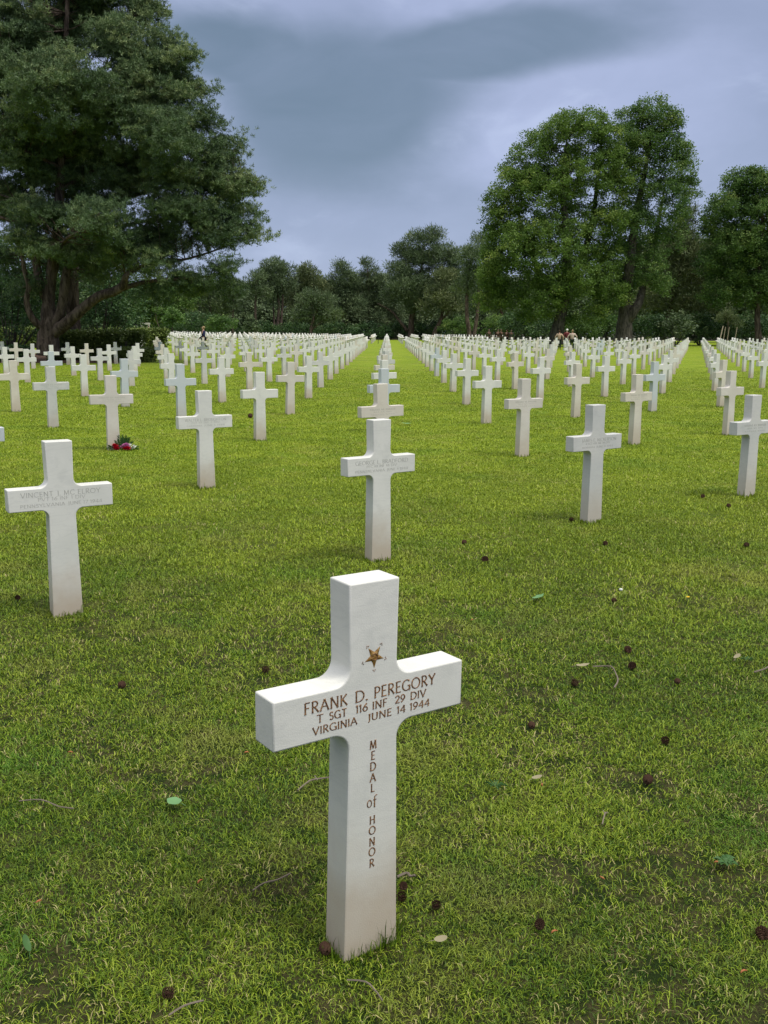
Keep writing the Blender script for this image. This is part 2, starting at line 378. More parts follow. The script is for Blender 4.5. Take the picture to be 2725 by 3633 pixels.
SPEC = {(0, 0): (-.0571, 2.2862, .6079, .0121), (-1, 1): (-1.8168, 5.2721, .5456, .0013), (0, 1): (-.0424, 6.6111, .6033, .004),
        (1, 1): (1.7658, 8.0148, .5872, 0), (-1, 2): (-1.8269, 9.7001, .523, -.002), (-2, 3): (-3.651, 12.8235, .47, 0), (2, 1): (3.5771, 9.3181, .6015, .0072)}
TONE = {(0, 0): 'white', (-1, 1): 'white', (0, 1): 'white', (1, 1): 'grey veined', (-1, 2): 'white', (-2, 3): 'pinkish', (2, 1): 'grey veined', (0, 2): 'cream', (0, 3): 'pale blue',
        (3, 3): 'pale blue', (-2, 4): 'pale blue', (-3, 4): 'grey veined', (-4, 5): 'cream', (-1, 3): 'white', (-1, 4): 'pinkish', (1, 2): 'pinkish', (2, 2): 'cream', (3, 2): 'pinkish', (2, 3): 'cream', (-2, 5): 'white', (-3, 5): 'pale blue'}
LABEL = {(0, 0): 'large foreground marble cross with gold star and brown lettering, nearest the viewer',
         (-1, 1): 'large white cross with carved lettering near the left edge of the lawn',
         (0, 1): 'white cross with faint carved lettering directly behind the gold-lettered cross',
         (1, 1): 'grey veined cross with carved lettering, nearest on the right of the centre file',
         (-1, 2): 'white carved cross standing behind and right of the bouquet cross',
         (-2, 3): 'pinkish cross with a flower bouquet leaning at its foot',
         (2, 1): 'grey veined cross cut off by the right edge of the photo'}
def exists(i, j, x, y):
    if y < 2: return False
    if x < -.236 * y and 46.3 < y < 62: return False
    if y >= 62 and y < 95 and x < -.262 * y: return False
    if -.262 * y < x < -.20 * y and 72 < y < 84: return False
    if y > 92:
        if y > 150: return False
        if -2.7 < x < 2.7: return y > 110 or (i == 0)
        if x > 0: return 110 < y < 148 and i <= 8
        if x < -.272 * y: return False
        return True
    return True
pts = []
for i in range(-42, 30):
    for j in range(-40, 80):
        x, y = OX + i * AX + j * BX, OY + i * AY + j * BY
        if (i, j) in SPEC: x, y, yaw, ln = SPEC[(i, j)]
        else:
            if not exists(i, j, x, y): continue
            yaw = R(33) + R(random.gauss(0, 1.1)); ln = random.gauss(0, .006); x += random.gauss(0, .012); y += random.gauss(0, .02)
        c, s = math.cos(yaw), math.sin(yaw); z = gz(x, y); vis = False
        for lx, lz in ((-A_, Z1), (A_, Z1), (-A_, Z2), (A_, Z2), (-WT / 2, 1), (WT / 2, 1), (-WB / 2, .03), (WB / 2, .03)):
            for ly in (-DT / 2, DT / 2):
                u, v = proj((x + lx * c - ly * s, y + lx * s + ly * c, z + lz))
                if 1 < u < 1658 and 1 < v < 2210: vis = True
        if vis: pts.append((y, i, j, x, z, yaw, ln))
pts.sort(); ORD = ['nearest', 'second', 'third', 'fourth', 'fifth', 'sixth', 'seventh', 'eighth', 'ninth', 'tenth', 'eleventh', 'twelfth', 'thirteenth', 'fourteenth', 'fifteenth',
                   'sixteenth', 'seventeenth', 'eighteenth', 'nineteenth', 'twentieth', 'twenty-first', 'twenty-second', 'twenty-third', 'twenty-fourth', 'twenty-fifth', 'twenty-sixth', 'twenty-seventh', 'twenty-eighth']
FILE = ['', 'first'] + ORD[1:]
GRP = 'marble crosses in rows on the lawn'
seen = {}; CROSS = {}; far = []
for n, (y, i, j, x, z, yaw, ln) in enumerate(pts):
    tone = TONE.get((i, j)) or random.choices(['white', 'cream', 'grey veined', 'pinkish', 'pale blue'], [70, 10, 8, 10, 2])[0]
    if n >= 300: far.append((x, y, z, yaw, ln, tone)); continue
    rk = seen.get(i, 0); seen[i] = rk + 1
    o = bpy.data.objects.new('marble_cross', CM[tone] if y < 28 else CF[tone]); COL.objects.link(o)
    o.location = (x, y, z); o.rotation_euler = (random.gauss(0, .006) if (i, j) not in SPEC else 0, ln, yaw)
    if i == 0: lab = f'{tone} cross, {ORD[rk]} in the centre file behind the gold-lettered cross'
    else: lab = f'{tone} cross, {ORD[rk]} one in the {FILE[abs(i)]} file {"left" if i < 0 else "right"} of the centre file'
    tag(o, LABEL.get((i, j), lab), 'cross', GRP); CROSS[(i, j)] = o
# the several hundred farthest crosses
vs, ls, ss, tt, off, lo_off = [], [], [], [], 0, 0; pr = np.array(profile(2)); m_ = len(pr); mi = []
idx = {c: q for q, c in enumerate(MARB)}
for (x, y, z, yaw, ln, tone) in far:
    c, s = math.cos(yaw), math.sin(yaw)
    for dy in (-DT / 2, DT / 2):
        px = pr[:, 0] + ln * pr[:, 1]; vs.append(np.c_[x + px * c - dy * s, y + px * s + dy * c, z + pr[:, 1]])
    fr = list(range(m_)); ls += [off + q for q in fr]; ss.append(lo_off); tt.append(m_); lo_off += m_
    ls += [off + m_ + q for q in reversed(fr)]; ss.append(lo_off); tt.append(m_); lo_off += m_
    for q in range(m_):
        ls += [off + q, off + m_ + q, off + m_ + (q + 1) % m_, off + (q + 1) % m_]; ss.append(lo_off); tt.append(4); lo_off += 4
    off += 2 * m_; mi += [idx[tone]] * (m_ + 2)
if far:
    me = raw_mesh('far_crosses', np.concatenate(vs), ls, ss, tt)
    for c in MARB: me.materials.append(MARB[c])
    me.polygons.foreach_set('material_index', mi); me.update()
    tag(link('far_crosses', me), 'hundreds of small white crosses filling the far end of the lawn', 'crosses', kind='stuff')

# ---- carved lettering: flared Roman strokes, thick uprights and thin bars, laid 0.5 mm proud of the face
def arcp(cx, cy, rx, ry, a0, a1, n=10):
    return [(cx + rx * math.cos(R(a0 + (a1 - a0) * i / n)), cy + ry * math.sin(R(a0 + (a1 - a0) * i / n))) for i in range(n + 1)]
G = {  # width, strokes on a unit cap height
 'A': (.78, [[(.0, 0), (.39, 1)], [(.39, 1), (.78, 0)], [(.16, .36), (.62, .36)]]),
 'B': (.58, [[(.08, 0), (.08, 1)], [(.08, 1)] + arcp(.28, .76, .24, .24, 90, -90) + [(.08, .52)], [(.08, .52)] + arcp(.3, .26, .28, .26, 90, -90) + [(.08, 0)]]),
 'C': (.78, [arcp(.46, .5, .44, .5, 48, 312, 16)]),
 'D': (.80, [[(.08, 0), (.08, 1)], [(.08, 1)] + arcp(.3, .5, .48, .5, 90, -90, 14) + [(.08, 0)]]),
 'E': (.52, [[(.08, 0), (.08, 1)], [(.08, 1), (.5, 1)], [(.08, .52), (.44, .52)], [(.08, 0), (.52, 0)]]),
 'F': (.50, [[(.08, 0), (.08, 1)], [(.08, 1), (.5, 1)], [(.08, .52), (.42, .52)]]),
 'G': (.84, [arcp(.46, .5, .44, .5, 48, 330, 16), [(.80, .02), (.80, .44)], [(.60, .44), (.84, .44)]]),
 'H': (.74, [[(.08, 0), (.08, 1)], [(.66, 0), (.66, 1)], [(.08, .52), (.66, .52)]]),
 'I': (.16, [[(.08, 0), (.08, 1)]]),
 'J': (.40, [[(.32, 1), (.32, .1)] + arcp(.12, .0, .2, .2, 20, -70, 5)]),
 'K': (.66, [[(.08, 0), (.08, 1)], [(.6, 1), (.1, .48)], [(.22, .56), (.66, 0)]]),
 'L': (.50, [[(.08, 0), (.08, 1)], [(.08, 0), (.5, 0)]]),
 'M': (.92, [[(.06, 0), (.14, 1)], [(.14, 1), (.46, .08)], [(.46, .08), (.78, 1)], [(.78, 1), (.86, 0)]]),
 'N': (.78, [[(.08, 0), (.08, 1)], [(.08, 1), (.70, 0)], [(.70, 0), (.70, 1)]]),
 'O': (.92, [arcp(.46, .5, .44, .5, 90, 450, 22)]),
 'P': (.56, [[(.08, 0), (.08, 1)], [(.08, 1)] + arcp(.28, .73, .27, .27, 90, -90) + [(.08, .46)]]),
 'R': (.64, [[(.08, 0), (.08, 1)], [(.08, 1)] + arcp(.28, .75, .26, .25, 90, -90) + [(.08, .5)], [(.26, .5), (.64, 0)]]),
 'S': (.52, [arcp(.27, .75, .21, .24, 35, 270, 12) + arcp(.27, .26, .23, .26, 90, -145, 12)[1:]]),
 'T': (.64, [[(.32, 0), (.32, 1)], [(.0, 1), (.64, 1)]]),
 'U': (.72, [[(.08, 1), (.08, .3)] + arcp(.36, .3, .28, .3, 180, 360, 10) + [(.64, 1)]]),
 'V': (.76, [[(.0, 1), (.38, 0)], [(.38, 0), (.76, 1)]]),
 'W': (1.06, [[(.0, 1), (.27, 0)], [(.27, 0), (.53, 1)], [(.53, 1), (.8, 0)], [(.8, 0), (1.06, 1)]]),
 'Y': (.70, [[(.0, 1), (.35, .48)], [(.35, .48), (.70, 1)], [(.35, .48), (.35, 0)]]),
 'o': (.56, [arcp(.28, .33, .26, .33, 90, 450, 18)]),
 'f': (.46, [[(.16, -.1), (.16, .75)] + arcp(.36, .75, .20, .25, 180, 60, 8), [(.0, .6), (.38, .6)]]),
 '~': (.50, [[(.06, .1), (.12, .9)], [(.30, .86), (.44, .12)]]),   # worn, unreadable letter
 '.': (.12, [[(.06, 0), (.06, .09)]]),
 '1': (.24, [[(.14, 0), (.14, 1)], [(.0, .84), (.14, 1)]]),
 '2': (.56, [arcp(.27, .73, .24, .27, 160, -30, 9) + [(.04, 0)], [(.04, 0), (.56, 0)]]),
 '4': (.62, [[(.46, 0), (.46, 1)], [(.46, 1), (.0, .3)], [(.0, .3), (.62, .3)]]),
 '6': (.58, [arcp(.30, .30, .27, .30, 90, 450, 16), [(.50, 1), (.26, .78), (.06, .50), (.03, .30)]]),
 '7': (.54, [[(.0, 1), (.54, 1)], [(.54, 1), (.18, 0)]]),
 '9': (.58, [arcp(.28, .68, .26, .31, 90, 450, 16), [(.54, .66), (.50, .42), (.30, .18), (.08, 0)]]),
}
def stroke(mb, pts, wt, x0, z0, S_, y):
    n = len(pts); P = [Vector((p[0] * S_ + x0, 0, p[1] * S_ + z0)) for p in pts]; a = []; b = []
    if n == 2:                                   # straight: add points so the ends can flare
        P = [P[0].lerp(P[1], q) for q in (0, .10, .5, .9, 1)]; n = 5
    tot = sum((P[i + 1] - P[i]).length for i in range(n - 1)); run = 0
    for i, p in enumerate(P):
        t = (P[min(i + 1, n - 1)] - P[max(i - 1, 0)]).normalized(); nn = Vector((-t.z, 0, t.x))
        if i: run += (P[i] - P[i - 1]).length
        e = min(run, tot - run) / max(S_, 1e-6)
        w = wt * S_ * (.62 + .5 * abs(t.z)) * (1 + .55 * max(0, 1 - e / .10)); a.append(p + nn * w / 2); b.append(p - nn * w / 2)
    vs = [Vector((p.x, y, p.z)) for p in a] + [Vector((p.x, y, p.z)) for p in b]
    vs += [Vector((p.x, y + .0022, p.z)) for p in a] + [Vector((p.x, y + .0022, p.z)) for p in b]
    vs += [Vector(((p.x + q.x) / 2, y - .22 * (p - q).length, (p.z + q.z) / 2)) for p, q in zip(a, b)]
    fs = [(i, i + 1, 4 * n + i + 1, 4 * n + i) for i in range(n - 1)] + [(4 * n + i, 4 * n + i + 1, n + i + 1, n + i) for i in range(n - 1)]
    fs += [(i, 2 * n + i, 2 * n + i + 1, i + 1) for i in range(n - 1)] + [(n + i, n + i + 1, 3 * n + i + 1, 3 * n + i) for i in range(n - 1)]
    fs += [(0, 4 * n, n, 3 * n, 2 * n), (n - 1, 3 * n - 1, 4 * n - 1, 2 * n - 1, 5 * n - 1)]
    mb.add(vs, fs)
def word(mb, s, x0, x1, z0, cap, wt=.13, y=None):
    y = -DT / 2 - .0006 if y is None else y; gap = .2
    tot = sum(G[c][0] for c in s) + gap * (len(s) - 1)
    kx = (x1 - x0) / (tot * cap); x = x0
    for c in s:
        for st_ in G[c][1]:
            stroke(mb, [(p[0] * kx, p[1]) for p in st_], wt, x, z0, cap, y - random.random() * .0002)
        x += (G[c][0] + gap) * cap * kx
fg = CROSS[(0, 0)]
mb = MB()
for w_, a, b_ in (('FRANK', -.199, -.079), ('D.', -.0545, -.019), ('PEREGORY', .002, .192)): word(mb, w_, a, b_, .6985, .0280, .135)
for w_, a, b_ in (('T', -.165, -.147), ('SGT', -.129, -.0807), ('116', -.052, -.019), ('INF', -.003, .040), ('29', .0667, .0962), ('DIV', .1144, .163)): word(mb, w_, a, b_, .6705, .0192, .165)
for w_, a, b_ in (('VIRGINIA', -.176, -.05), ('JUNE', -.020, .0545), ('14', .0728, .098), ('1944', .1137, .1755)): word(mb, w_, a, b_, .6420, .0185, .165)
o = mb.build('inscription', GILT, fg); tag(o, 'gilded brown carved lettering in three lines')
mb = MB()
for ch, zc in (('M', .5761), ('E', .5468), ('D', .5172), ('A', .487), ('L', .4595), ('H', .3719), ('O', .3426), ('N', .3112), ('O', .283), ('R', .2522)):
    w_ = G[ch][0] * .0205; word(mb, ch, -w_ / 2, w_ / 2, zc - .0105, .0215, .15)
word(mb, 'of', -.0165, .0135, .4085, .0290, .09)
o = mb.build('inscription', GILT, fg); tag(o, 'brown lettering running down the shaft')
# star, one point down, faceted, with a ring and three beads at every tip
mb = MB(); C0 = Vector((0, -DT / 2 - .0035, .8068)); ring_ = []
for q in range(10):
    an = R(-90 + 36 * q); rr = .0300 if q % 2 == 0 else .0122
    ring_.append(Vector((rr * math.cos(an), -DT / 2 - .0004, .8068 + rr * math.sin(an))))
mb.add([C0] + ring_, [(0, 1 + q, 1 + (q + 1) % 10) for q in range(10)])
star = mb.build('star', GOLD, fg)
mb = MB(); mb.tube([(.0085 * math.cos(R(a)), -DT / 2 - .0032, .8068 + .0085 * math.sin(R(a))) for a in range(-150, 151, 25)], [.0011] * 13, 5)
mb.build('star_ring', GILT, star)
mb = MB()
for q in range(5):
    an = R(-90 + 72 * q); c_ = Vector((.0345 * math.cos(an), -DT / 2 - .0002, .8068 + .0345 * math.sin(an))); td = Vector((-math.sin(an), 0, math.cos(an))); rd = Vector((math.cos(an), 0, math.sin(an)))
    for e_ in (td * .0030, -td * .0030, rd * .0030): mb.ball(c_ + e_, .0016, 6)
mb.build('star_beads', GILT, star)
def carve(key, rows):
    mb = MB()
    for txt, x0, x1, z0, cap in rows:
        ws = txt.split(' '); ln_ = [sum(G[c][0] for c in w_) + .2 * (len(w_) - 1) for w_ in ws]; kx = (x1 - x0) / (sum(ln_) + .62 * (len(ws) - 1)); x = x0
        for w_, l_ in zip(ws, ln_): word(mb, w_, x, x + l_ * kx, z0, cap, .095); x += (l_ + .62) * kx
    mb.build('inscription', GROOVE_SHADE, CROSS[key])
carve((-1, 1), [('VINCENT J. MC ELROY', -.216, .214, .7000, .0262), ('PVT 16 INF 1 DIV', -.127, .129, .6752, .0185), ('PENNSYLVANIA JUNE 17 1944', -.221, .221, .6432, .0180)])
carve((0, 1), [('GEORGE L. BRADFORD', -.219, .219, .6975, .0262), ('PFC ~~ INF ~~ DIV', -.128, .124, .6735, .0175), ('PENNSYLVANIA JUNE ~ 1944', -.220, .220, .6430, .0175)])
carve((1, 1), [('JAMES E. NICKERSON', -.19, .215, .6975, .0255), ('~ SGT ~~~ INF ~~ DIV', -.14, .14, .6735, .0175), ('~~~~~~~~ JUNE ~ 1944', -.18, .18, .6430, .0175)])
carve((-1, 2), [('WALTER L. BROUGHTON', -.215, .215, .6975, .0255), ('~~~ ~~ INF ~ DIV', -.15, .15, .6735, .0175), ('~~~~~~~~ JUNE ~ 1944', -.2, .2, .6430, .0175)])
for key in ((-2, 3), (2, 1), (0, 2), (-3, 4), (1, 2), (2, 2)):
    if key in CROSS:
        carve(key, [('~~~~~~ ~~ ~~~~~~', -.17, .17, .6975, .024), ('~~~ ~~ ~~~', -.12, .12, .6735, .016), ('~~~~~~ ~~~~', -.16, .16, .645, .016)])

# longer uncut grass round the feet of the near crosses
bx, by, bh, bt = [], [], [], []
for key, o in CROSS.items():
    x, y, _ = o.location
    if y > 26: continue
    yaw = o.rotation_euler.z; c, s = math.cos(yaw), math.sin(yaw); nn = 260 if y < 3 else (200 if y < 11 else 70)
    for _i in range(nn):
        e_ = random.choice('FLRB'); t_ = random.uniform(-1, 1); dd = abs(random.gauss(0, .014)) + .002
        if e_ == 'F': lx, ly = t_ * WB / 2, -DT / 2 - dd
        elif e_ == 'B': lx, ly = t_ * WB / 2, DT / 2 + dd
        elif e_ == 'L': lx, ly = -WB / 2 - dd, t_ * DT / 2
        else: lx, ly = WB / 2 + dd, t_ * DT / 2
        h_ = random.uniform(.018, .05) * (1 + (random.random() < .06) * 1.1)
        if key == (0, 0) and lx > .01: h_ *= 1.5 + 1.6 * (random.random() < .06)
        bx.append(x + lx * c - ly * s); by.append(y + lx * s + ly * c); bh.append(h_); bt.append(random.random() * .55)
bx, by, bh, bt = map(np.array, (bx, by, bh, bt))
Vg, lo, st, to, ti = blades(bx, by, bh, RG.uniform(.002, .0032, len(bx)) * np.clip(by / 3, 1, 3), RG.uniform(.05, .55, len(bx)), bt)
tag(link('uncut_grass', raw_mesh('uncut_grass', Vg, lo, st, to, ti), None, BLADE), 'longer grass blades left uncut round the feet of the crosses', 'grass', kind='stuff')

# ------------------------------------------------------------------ foliage
def leaf_cloud(centers, rad, n, size, ctint, flat=.75, spiky=False, aspect=.55, upbias=0.0):
    """n leaf faces around every centre, as arrays"""
    K = len(centers); c = np.repeat(np.asarray(centers), n, 0); r_ = np.repeat(np.asarray(rad), n)
    d = RG.normal(size=(K * n, 3)); d /= np.linalg.norm(d, axis=1)[:, None]; q = RG.random(K * n) ** .45
    off_ = d * (q * r_)[:, None]; off_[:, 2] *= flat; p = c + off_
    if spiky:
        ax = d + RG.normal(scale=.45, size=d.shape); ax[:, 2] += upbias
    else:
        ax = RG.normal(size=d.shape); ax[:, 2] *= .6
    ax /= np.linalg.norm(ax, axis=1)[:, None]
    sd_ = np.cross(ax, RG.normal(size=d.shape)); sd_ /= np.linalg.norm(sd_, axis=1)[:, None] + 1e-9
    sz = size * RG.uniform(.6, 1.3, K * n)
    a_ = ax * sz[:, None]; s_ = sd_ * (sz * aspect * .5)[:, None]
    if spiky:
        V = np.stack([p - s_, p + s_, p + a_], 1); nf = 3
    else:
        V = np.stack([p, p + a_ * .5 + s_, p + a_, p + a_ * .5 - s_], 1); nf = 4
    m_ = K * n; lo = np.arange(m_ * nf); st = np.arange(m_) * nf
    ti = np.clip(np.repeat(ctint, n) + RG.normal(scale=.13, size=m_), 0, 1)
    return V.reshape(-1, 3), lo, st, np.full(m_, nf), np.repeat(ti, nf)
def lobe_points(lobes, dens, shell=.5, topbias=.25):
    out = []
    for (cx, cy, cz, rx, ry, rz, *dd) in lobes:
        n = max(3, int(dens * (dd[0] if dd else 1) * (rx * ry + ry * rz + rx * rz) / 3 * 4))
        d = RG.normal(size=(n, 3)); d[:, 2] += topbias; d /= np.linalg.norm(d, axis=1)[:, None]
        q = (1 - shell) + shell * RG.random(n); q = np.where(RG.random(n) < .3, RG.random(n) ** .5, q)
        out.append(np.array([cx, cy, cz]) + d * q[:, None] * np.array([rx, ry, rz]))
    return np.concatenate(out)
def tint_of(P, sc=.25, amp=.22, base=.42):
    return np.clip(base + amp * (np.sin(P[:, 0] * sc * 5 + 1.7 * np.sin(P[:, 2] * sc * 4)) * np.cos(P[:, 2] * sc * 5.3 + P[:, 1] * sc * 3)) + RG.normal(scale=.12, size=len(P)), 0, 1)
def crown(name, P, rad, n, size, mt, parent, **kw):
    base = kw.pop('base', .42); amp = kw.pop('amp', .22)
    rr = RG.uniform(.7, 1.3, len(P)) * rad
    ct_ = np.clip(tint_of(P, .25, amp, base) + RG.normal(scale=.10, size=len(P)), 0, 1)
    a = leaf_cloud(P, rr, n, size, ct_, **kw)
    return link(name, raw_mesh(name, *a[:4], tint=a[4]), parent, mt)
def twigs(mb, P, skel, every=1, r0=.03, sag=.1):
    sk = np.array([tuple(q) for q in skel])
    for p in P[::every]:
        d = np.linalg.norm(sk - p, axis=1) + .35 * np.maximum(0, sk[:, 2] - p[2]); d = d * RG.uniform(1, 1.5, len(d)); q = sk[np.argmin(d)]
        L_ = np.linalg.norm(p - q)
        if L_ < .2 or L_ > 2.6: continue
        mid = (p + q) / 2; mid[2] -= sag * L_ * random.uniform(-.3, 1); mid[:2] += RG.normal(scale=.05 * L_, size=2)
        mb.tube([q, mid, p], [r0 * (1 + L_ * .25), r0 * .8, r0 * .35], 4)

# ---- the big multi-stemmed pine on the left
BY_ = 46.5; random.seed(21); RG = np.random.default_rng(5)
def pt(u, v, dy=0): return at(u, v, BY_ + dy)
base = ground(104, 748); base = at(104, 742, BY_); base.z = gz(base.x, base.y)
big = empty('pine_tree', base); tag(big, 'huge many-stemmed dark pine towering over the left of the lawn', 'tree')
stems = [
 ([(104, 768, 0), (104, 735, 0), (106, 700, 0), (106, 650, .1), (112, 590, .2), (122, 520, .3), (130, 400, .3), (136, 250, 0), (142, 100, 0), (148, -60, 0)], [.74, .62, .54, .36, .33, .3, .26, .2, .15, .08]),
 ([(112, 712, 0), (132, 672, -.2), (142, 600, -.3), (156, 520, .6), (180, 420, 1.8), (212, 300, 2.4), (250, 180, 2.6), (280, 60, 2.6)], [.4, .30, .26, .22, .17, .13, .09, .04]),
 ([(112, 722, 0), (148, 694, -.5), (182, 664, -.9), (214, 640, -1.2), (250, 628, -1.4), (268, 612, -1.6), (276, 592, -1.8), (318, 572, -1), (400, 560, .2), (480, 535, .8), (535, 505, .8)], [.4, .34, .3, .28, .26, .24, .16, .11, .07, .045, .02]),
 ([(98, 712, 0), (72, 690, -.4), (58, 655, -.5), (62, 618, -.6), (52, 580, -.6), (44, 520, -.4), (30, 430, -.4)], [.26, .2, .17, .15, .13, .1, .06]),
 ([(250, 628, -1.4), (310, 610, -1), (372, 604, -.6), (440, 598, 0), (500, 590, .5)], [.2, .12, .09, .06, .03]),
 ([(106, 660, 0), (84, 600, .8), (74, 520, 1.2), (70, 400, 1.6), (60, 260, 2), (56, 120, 2.2)], [.3, .26, .22, .18, .13, .08]),
 ([(120, 540, .3), (200, 508, 1), (300, 480, 1.6), (420, 470, 1.5), (520, 492, 1)], [.17, .13, .1, .07, .03]),
 ([(124, 500, .3), (240, 440, .5), (360, 404, .8), (470, 392, .6), (525, 384, .5)], [.16, .11, .07, .04, .02]),
 ([(130, 410, .3), (230, 356, 1.5), (340, 318, 2.5), (470, 312, 3)], [.14, .11, .08, .03]),
 ([(136, 300, 0), (240, 246, .5), (340, 200, .8), (395, 170, .6)], [.13, .09, .05, .02]),
 ([(138, 210, 0), (220, 150, 1), (280, 100, 1.2), (310, 60, 1.4)], [.1, .07, .04, .02]),
 ([(110, 520, .2), (20, 476, -.6), (-70, 452, -1)], [.13, .1, .04]), ([(126, 360, 0), (40, 322, -1), (-80, 300, -2)], [.12, .08, .04]),
 ([(134, 210, 0), (40, 156, -1), (-70, 122, -1)], [.1, .07, .03]), ([(120, 560, .2), (140, 520, -2.5), (170, 500, -5)], [.14, .1, .04]),
 
 ([(124, 480, .3), (130, 430, 3), (180, 400, 6)], [.13, .1, .04])]
mb = MB(); skel = []
for P_, r_ in stems:
    a, b_ = smoothpts([pt(*q) - base for q in P_], [.8 * q for q in r_], 5); mb.tube(a, b_, 9, .16); skel += a[3:]
lob = [(60, 80, 110), (170, 50, 95), (265, 90, 75), (330, 150, 72), (392, 205, 42), (120, 200, 110), (240, 240, 100), (350, 300, 88), (440, 335, 55), (478, 405, 60), (380, 420, 90),
       (270, 380, 110), (130, 350, 120), (30, 300, 100), (20, 150, 100), (505, 450, 46), (543, 500, 30), (450, 500, 78, .8), (350, 520, 80, .7), (230, 490, 85, .75), (90, 480, 80, .7),
       (480, 566, 48, .8), (400, 592, 48, .8), (330, 580, 55, .5), (10, 440, 80), (0, 560, 55, .8), (60, 620, 32, .8), (200, 560, 60, .7), (300, 545, 60, .7), (150, 530, 60, .6), (60, 540, 60, .7), (330, 620, 45, .6), (270, 560, 50, .6), (420, 630, 50, .7), (490, 620, 36, .7), (400, 125, 30), (350, 95, 45), (370, 180, 60), (425, 260, 50), (420, 200, 40), (460, 350, 50), (500, 400, 34), (300, 200, 70), (330, 250, 60), (300, 28, 60), (210, -30, 80), (505, 318, 22), (540, 390, 18), (100, -40, 110), (-60, 400, 90), (-60, 200, 90), (120, 560, 50, .4), (200, 590, 40, .35)]
LB = []
for q in lob:
    u, v, rp = q[:3]; dn = q[3] if len(q) > 3 else 1
    c = pt(u, v, random.uniform(-1, 1) * 3.2 * min(1, rp / 80)) - base; r_ = max(.35, rp / (2063.3 / BY_) * .98 - .42)
    LB.append((c.x, c.y, c.z, r_, r_ * 1.25, r_ * .92, dn))
PD = lobe_points(LB, 2.9, .6)
PP = np.repeat(PD, 8, 0); PP = PP + RG.normal(size=PP.shape) * np.array([.42, .42, .21]); PP[:, 2] -= .10 * ((PP - np.repeat(PD, 8, 0))[:, :2] ** 2).sum(1)
twigs(mb, PD, skel, 1, .026, .12); twigs(mb, PP, [tuple(q) for q in PD[RG.integers(0, len(PD), 1)]] if False else skel, 9, .02, .12)
mb.build('trunk', BARK_P, big, smooth=True)
ct = np.clip(np.repeat(RG.uniform(.15, .8, len(PD)), 8) + RG.normal(scale=.1, size=len(PP)), 0, 1)
# every cluster is a handful of needle tufts
print('clusters', len(PP)); tc_ = np.repeat(PP, 10, 0) + RG.normal(scale=.22, size=(len(PP) * 10, 3)) * np.array([1, 1, .55]); tt_ = np.clip(np.repeat(ct, 10) + RG.normal(scale=.1, size=len(tc_)), 0, 1)
a = leaf_cloud(tc_, np.full(len(tc_), .09), 20, .125, tt_, spiky=True, aspect=.26, upbias=.6)
link('crown', raw_mesh('crown', *a[:4], tint=a[4]), big, LF_PINE)

# ---- generic trees from lobes given in the photograph's pixels at a stated distance
def lobe_tree(name, label, bu, Yd, lobes, leaf, barkm, stems, dens, rad, n, size, spiky=False, depth=1.0, jd=.5, group=None, aspect=.55, base_t=.42, rootr=.5, flat=.9, pads=0):
    s_ = 2063.3 / Yd; b0 = at(bu, 730, Yd); b0.z = gz(b0.x, b0.y)
    root = empty(name, b0); tag(root, label, 'tree', group)
    mb = MB(); sk = []
    for P_, r_ in stems:
        q = [at(u, v, Yd + (d[0] if d else 0)) - b0 for (u, v, *d) in P_]; a, b_ = smoothpts(q, r_, 5); mb.tube(a, b_, 8, .12); sk += a
    LB = []
    for (u, v, rp, *dd) in lobes:
        r_ = max(rp / s_ - rad * .42, .3); c = at(u, v, Yd + random.uniform(-1, 1) * r_ * jd) - b0
        LB.append((c.x, c.y, c.z, r_, r_ * depth, r_ * flat, dd[0] if dd else 1))
    P_ = lobe_points(LB, dens, .45, .3); twigs(mb, P_, sk, 4, .03)
    mb.build('trunk', barkm, root, smooth=True)
    crown('crown', P_, rad, n, size, leaf, root, spiky=spiky, aspect=aspect, base=base_t, upbias=.5)
    return root
TREES_G = 'trees beyond the crosses'
lobe_tree('broadleaf_tree', 'tall broad leafy green tree, left one of the joined pair right of centre', 1205, 97,
   [(1150, 330, 52), (1215, 295, 62), (1280, 275, 48), (1310, 300, 42), (1120, 400, 62), (1098, 470, 48), (1082, 520, 46), (1180, 420, 85), (1250, 380, 80), (1075, 590, 48), (1120, 540, 70), (1190, 540, 88), (1270, 500, 75, .9), (1100, 640, 48), (1170, 640, 62), (1250, 610, 72), (1320, 640, 45), (1300, 570, 55), (1060, 540, 24), (1055, 590, 26), (1330, 400, 45), (1090, 372, 22), (1325, 340, 34), (1325, 480, 45), (1060, 500, 22), (1050, 650, 30), (1140, 680, 30), (1230, 690, 26), (1290, 680, 34), (1066, 470, 34), (1062, 620, 38), (1056, 560, 34), (1075, 430, 30)],
   LF_DEC, BARK_D, [([(1203, 745), (1203, 720), (1212, 680), (1222, 620), (1225, 520, -1), (1215, 400, -1), (1225, 300)], [.85, .68, .55, .5, .4, .25, .08]), ([(1213, 670), (1170, 600, 2), (1130, 500, 3), (1110, 420, 3)], [.35, .28, .2, .06]), ([(1222, 620), (1270, 520, 1), (1290, 400, 1), (1300, 300)], [.35, .28, .18, .06])],
   4.0, .66, 78, .20, depth=1.15, rootr=.7, group=TREES_G)
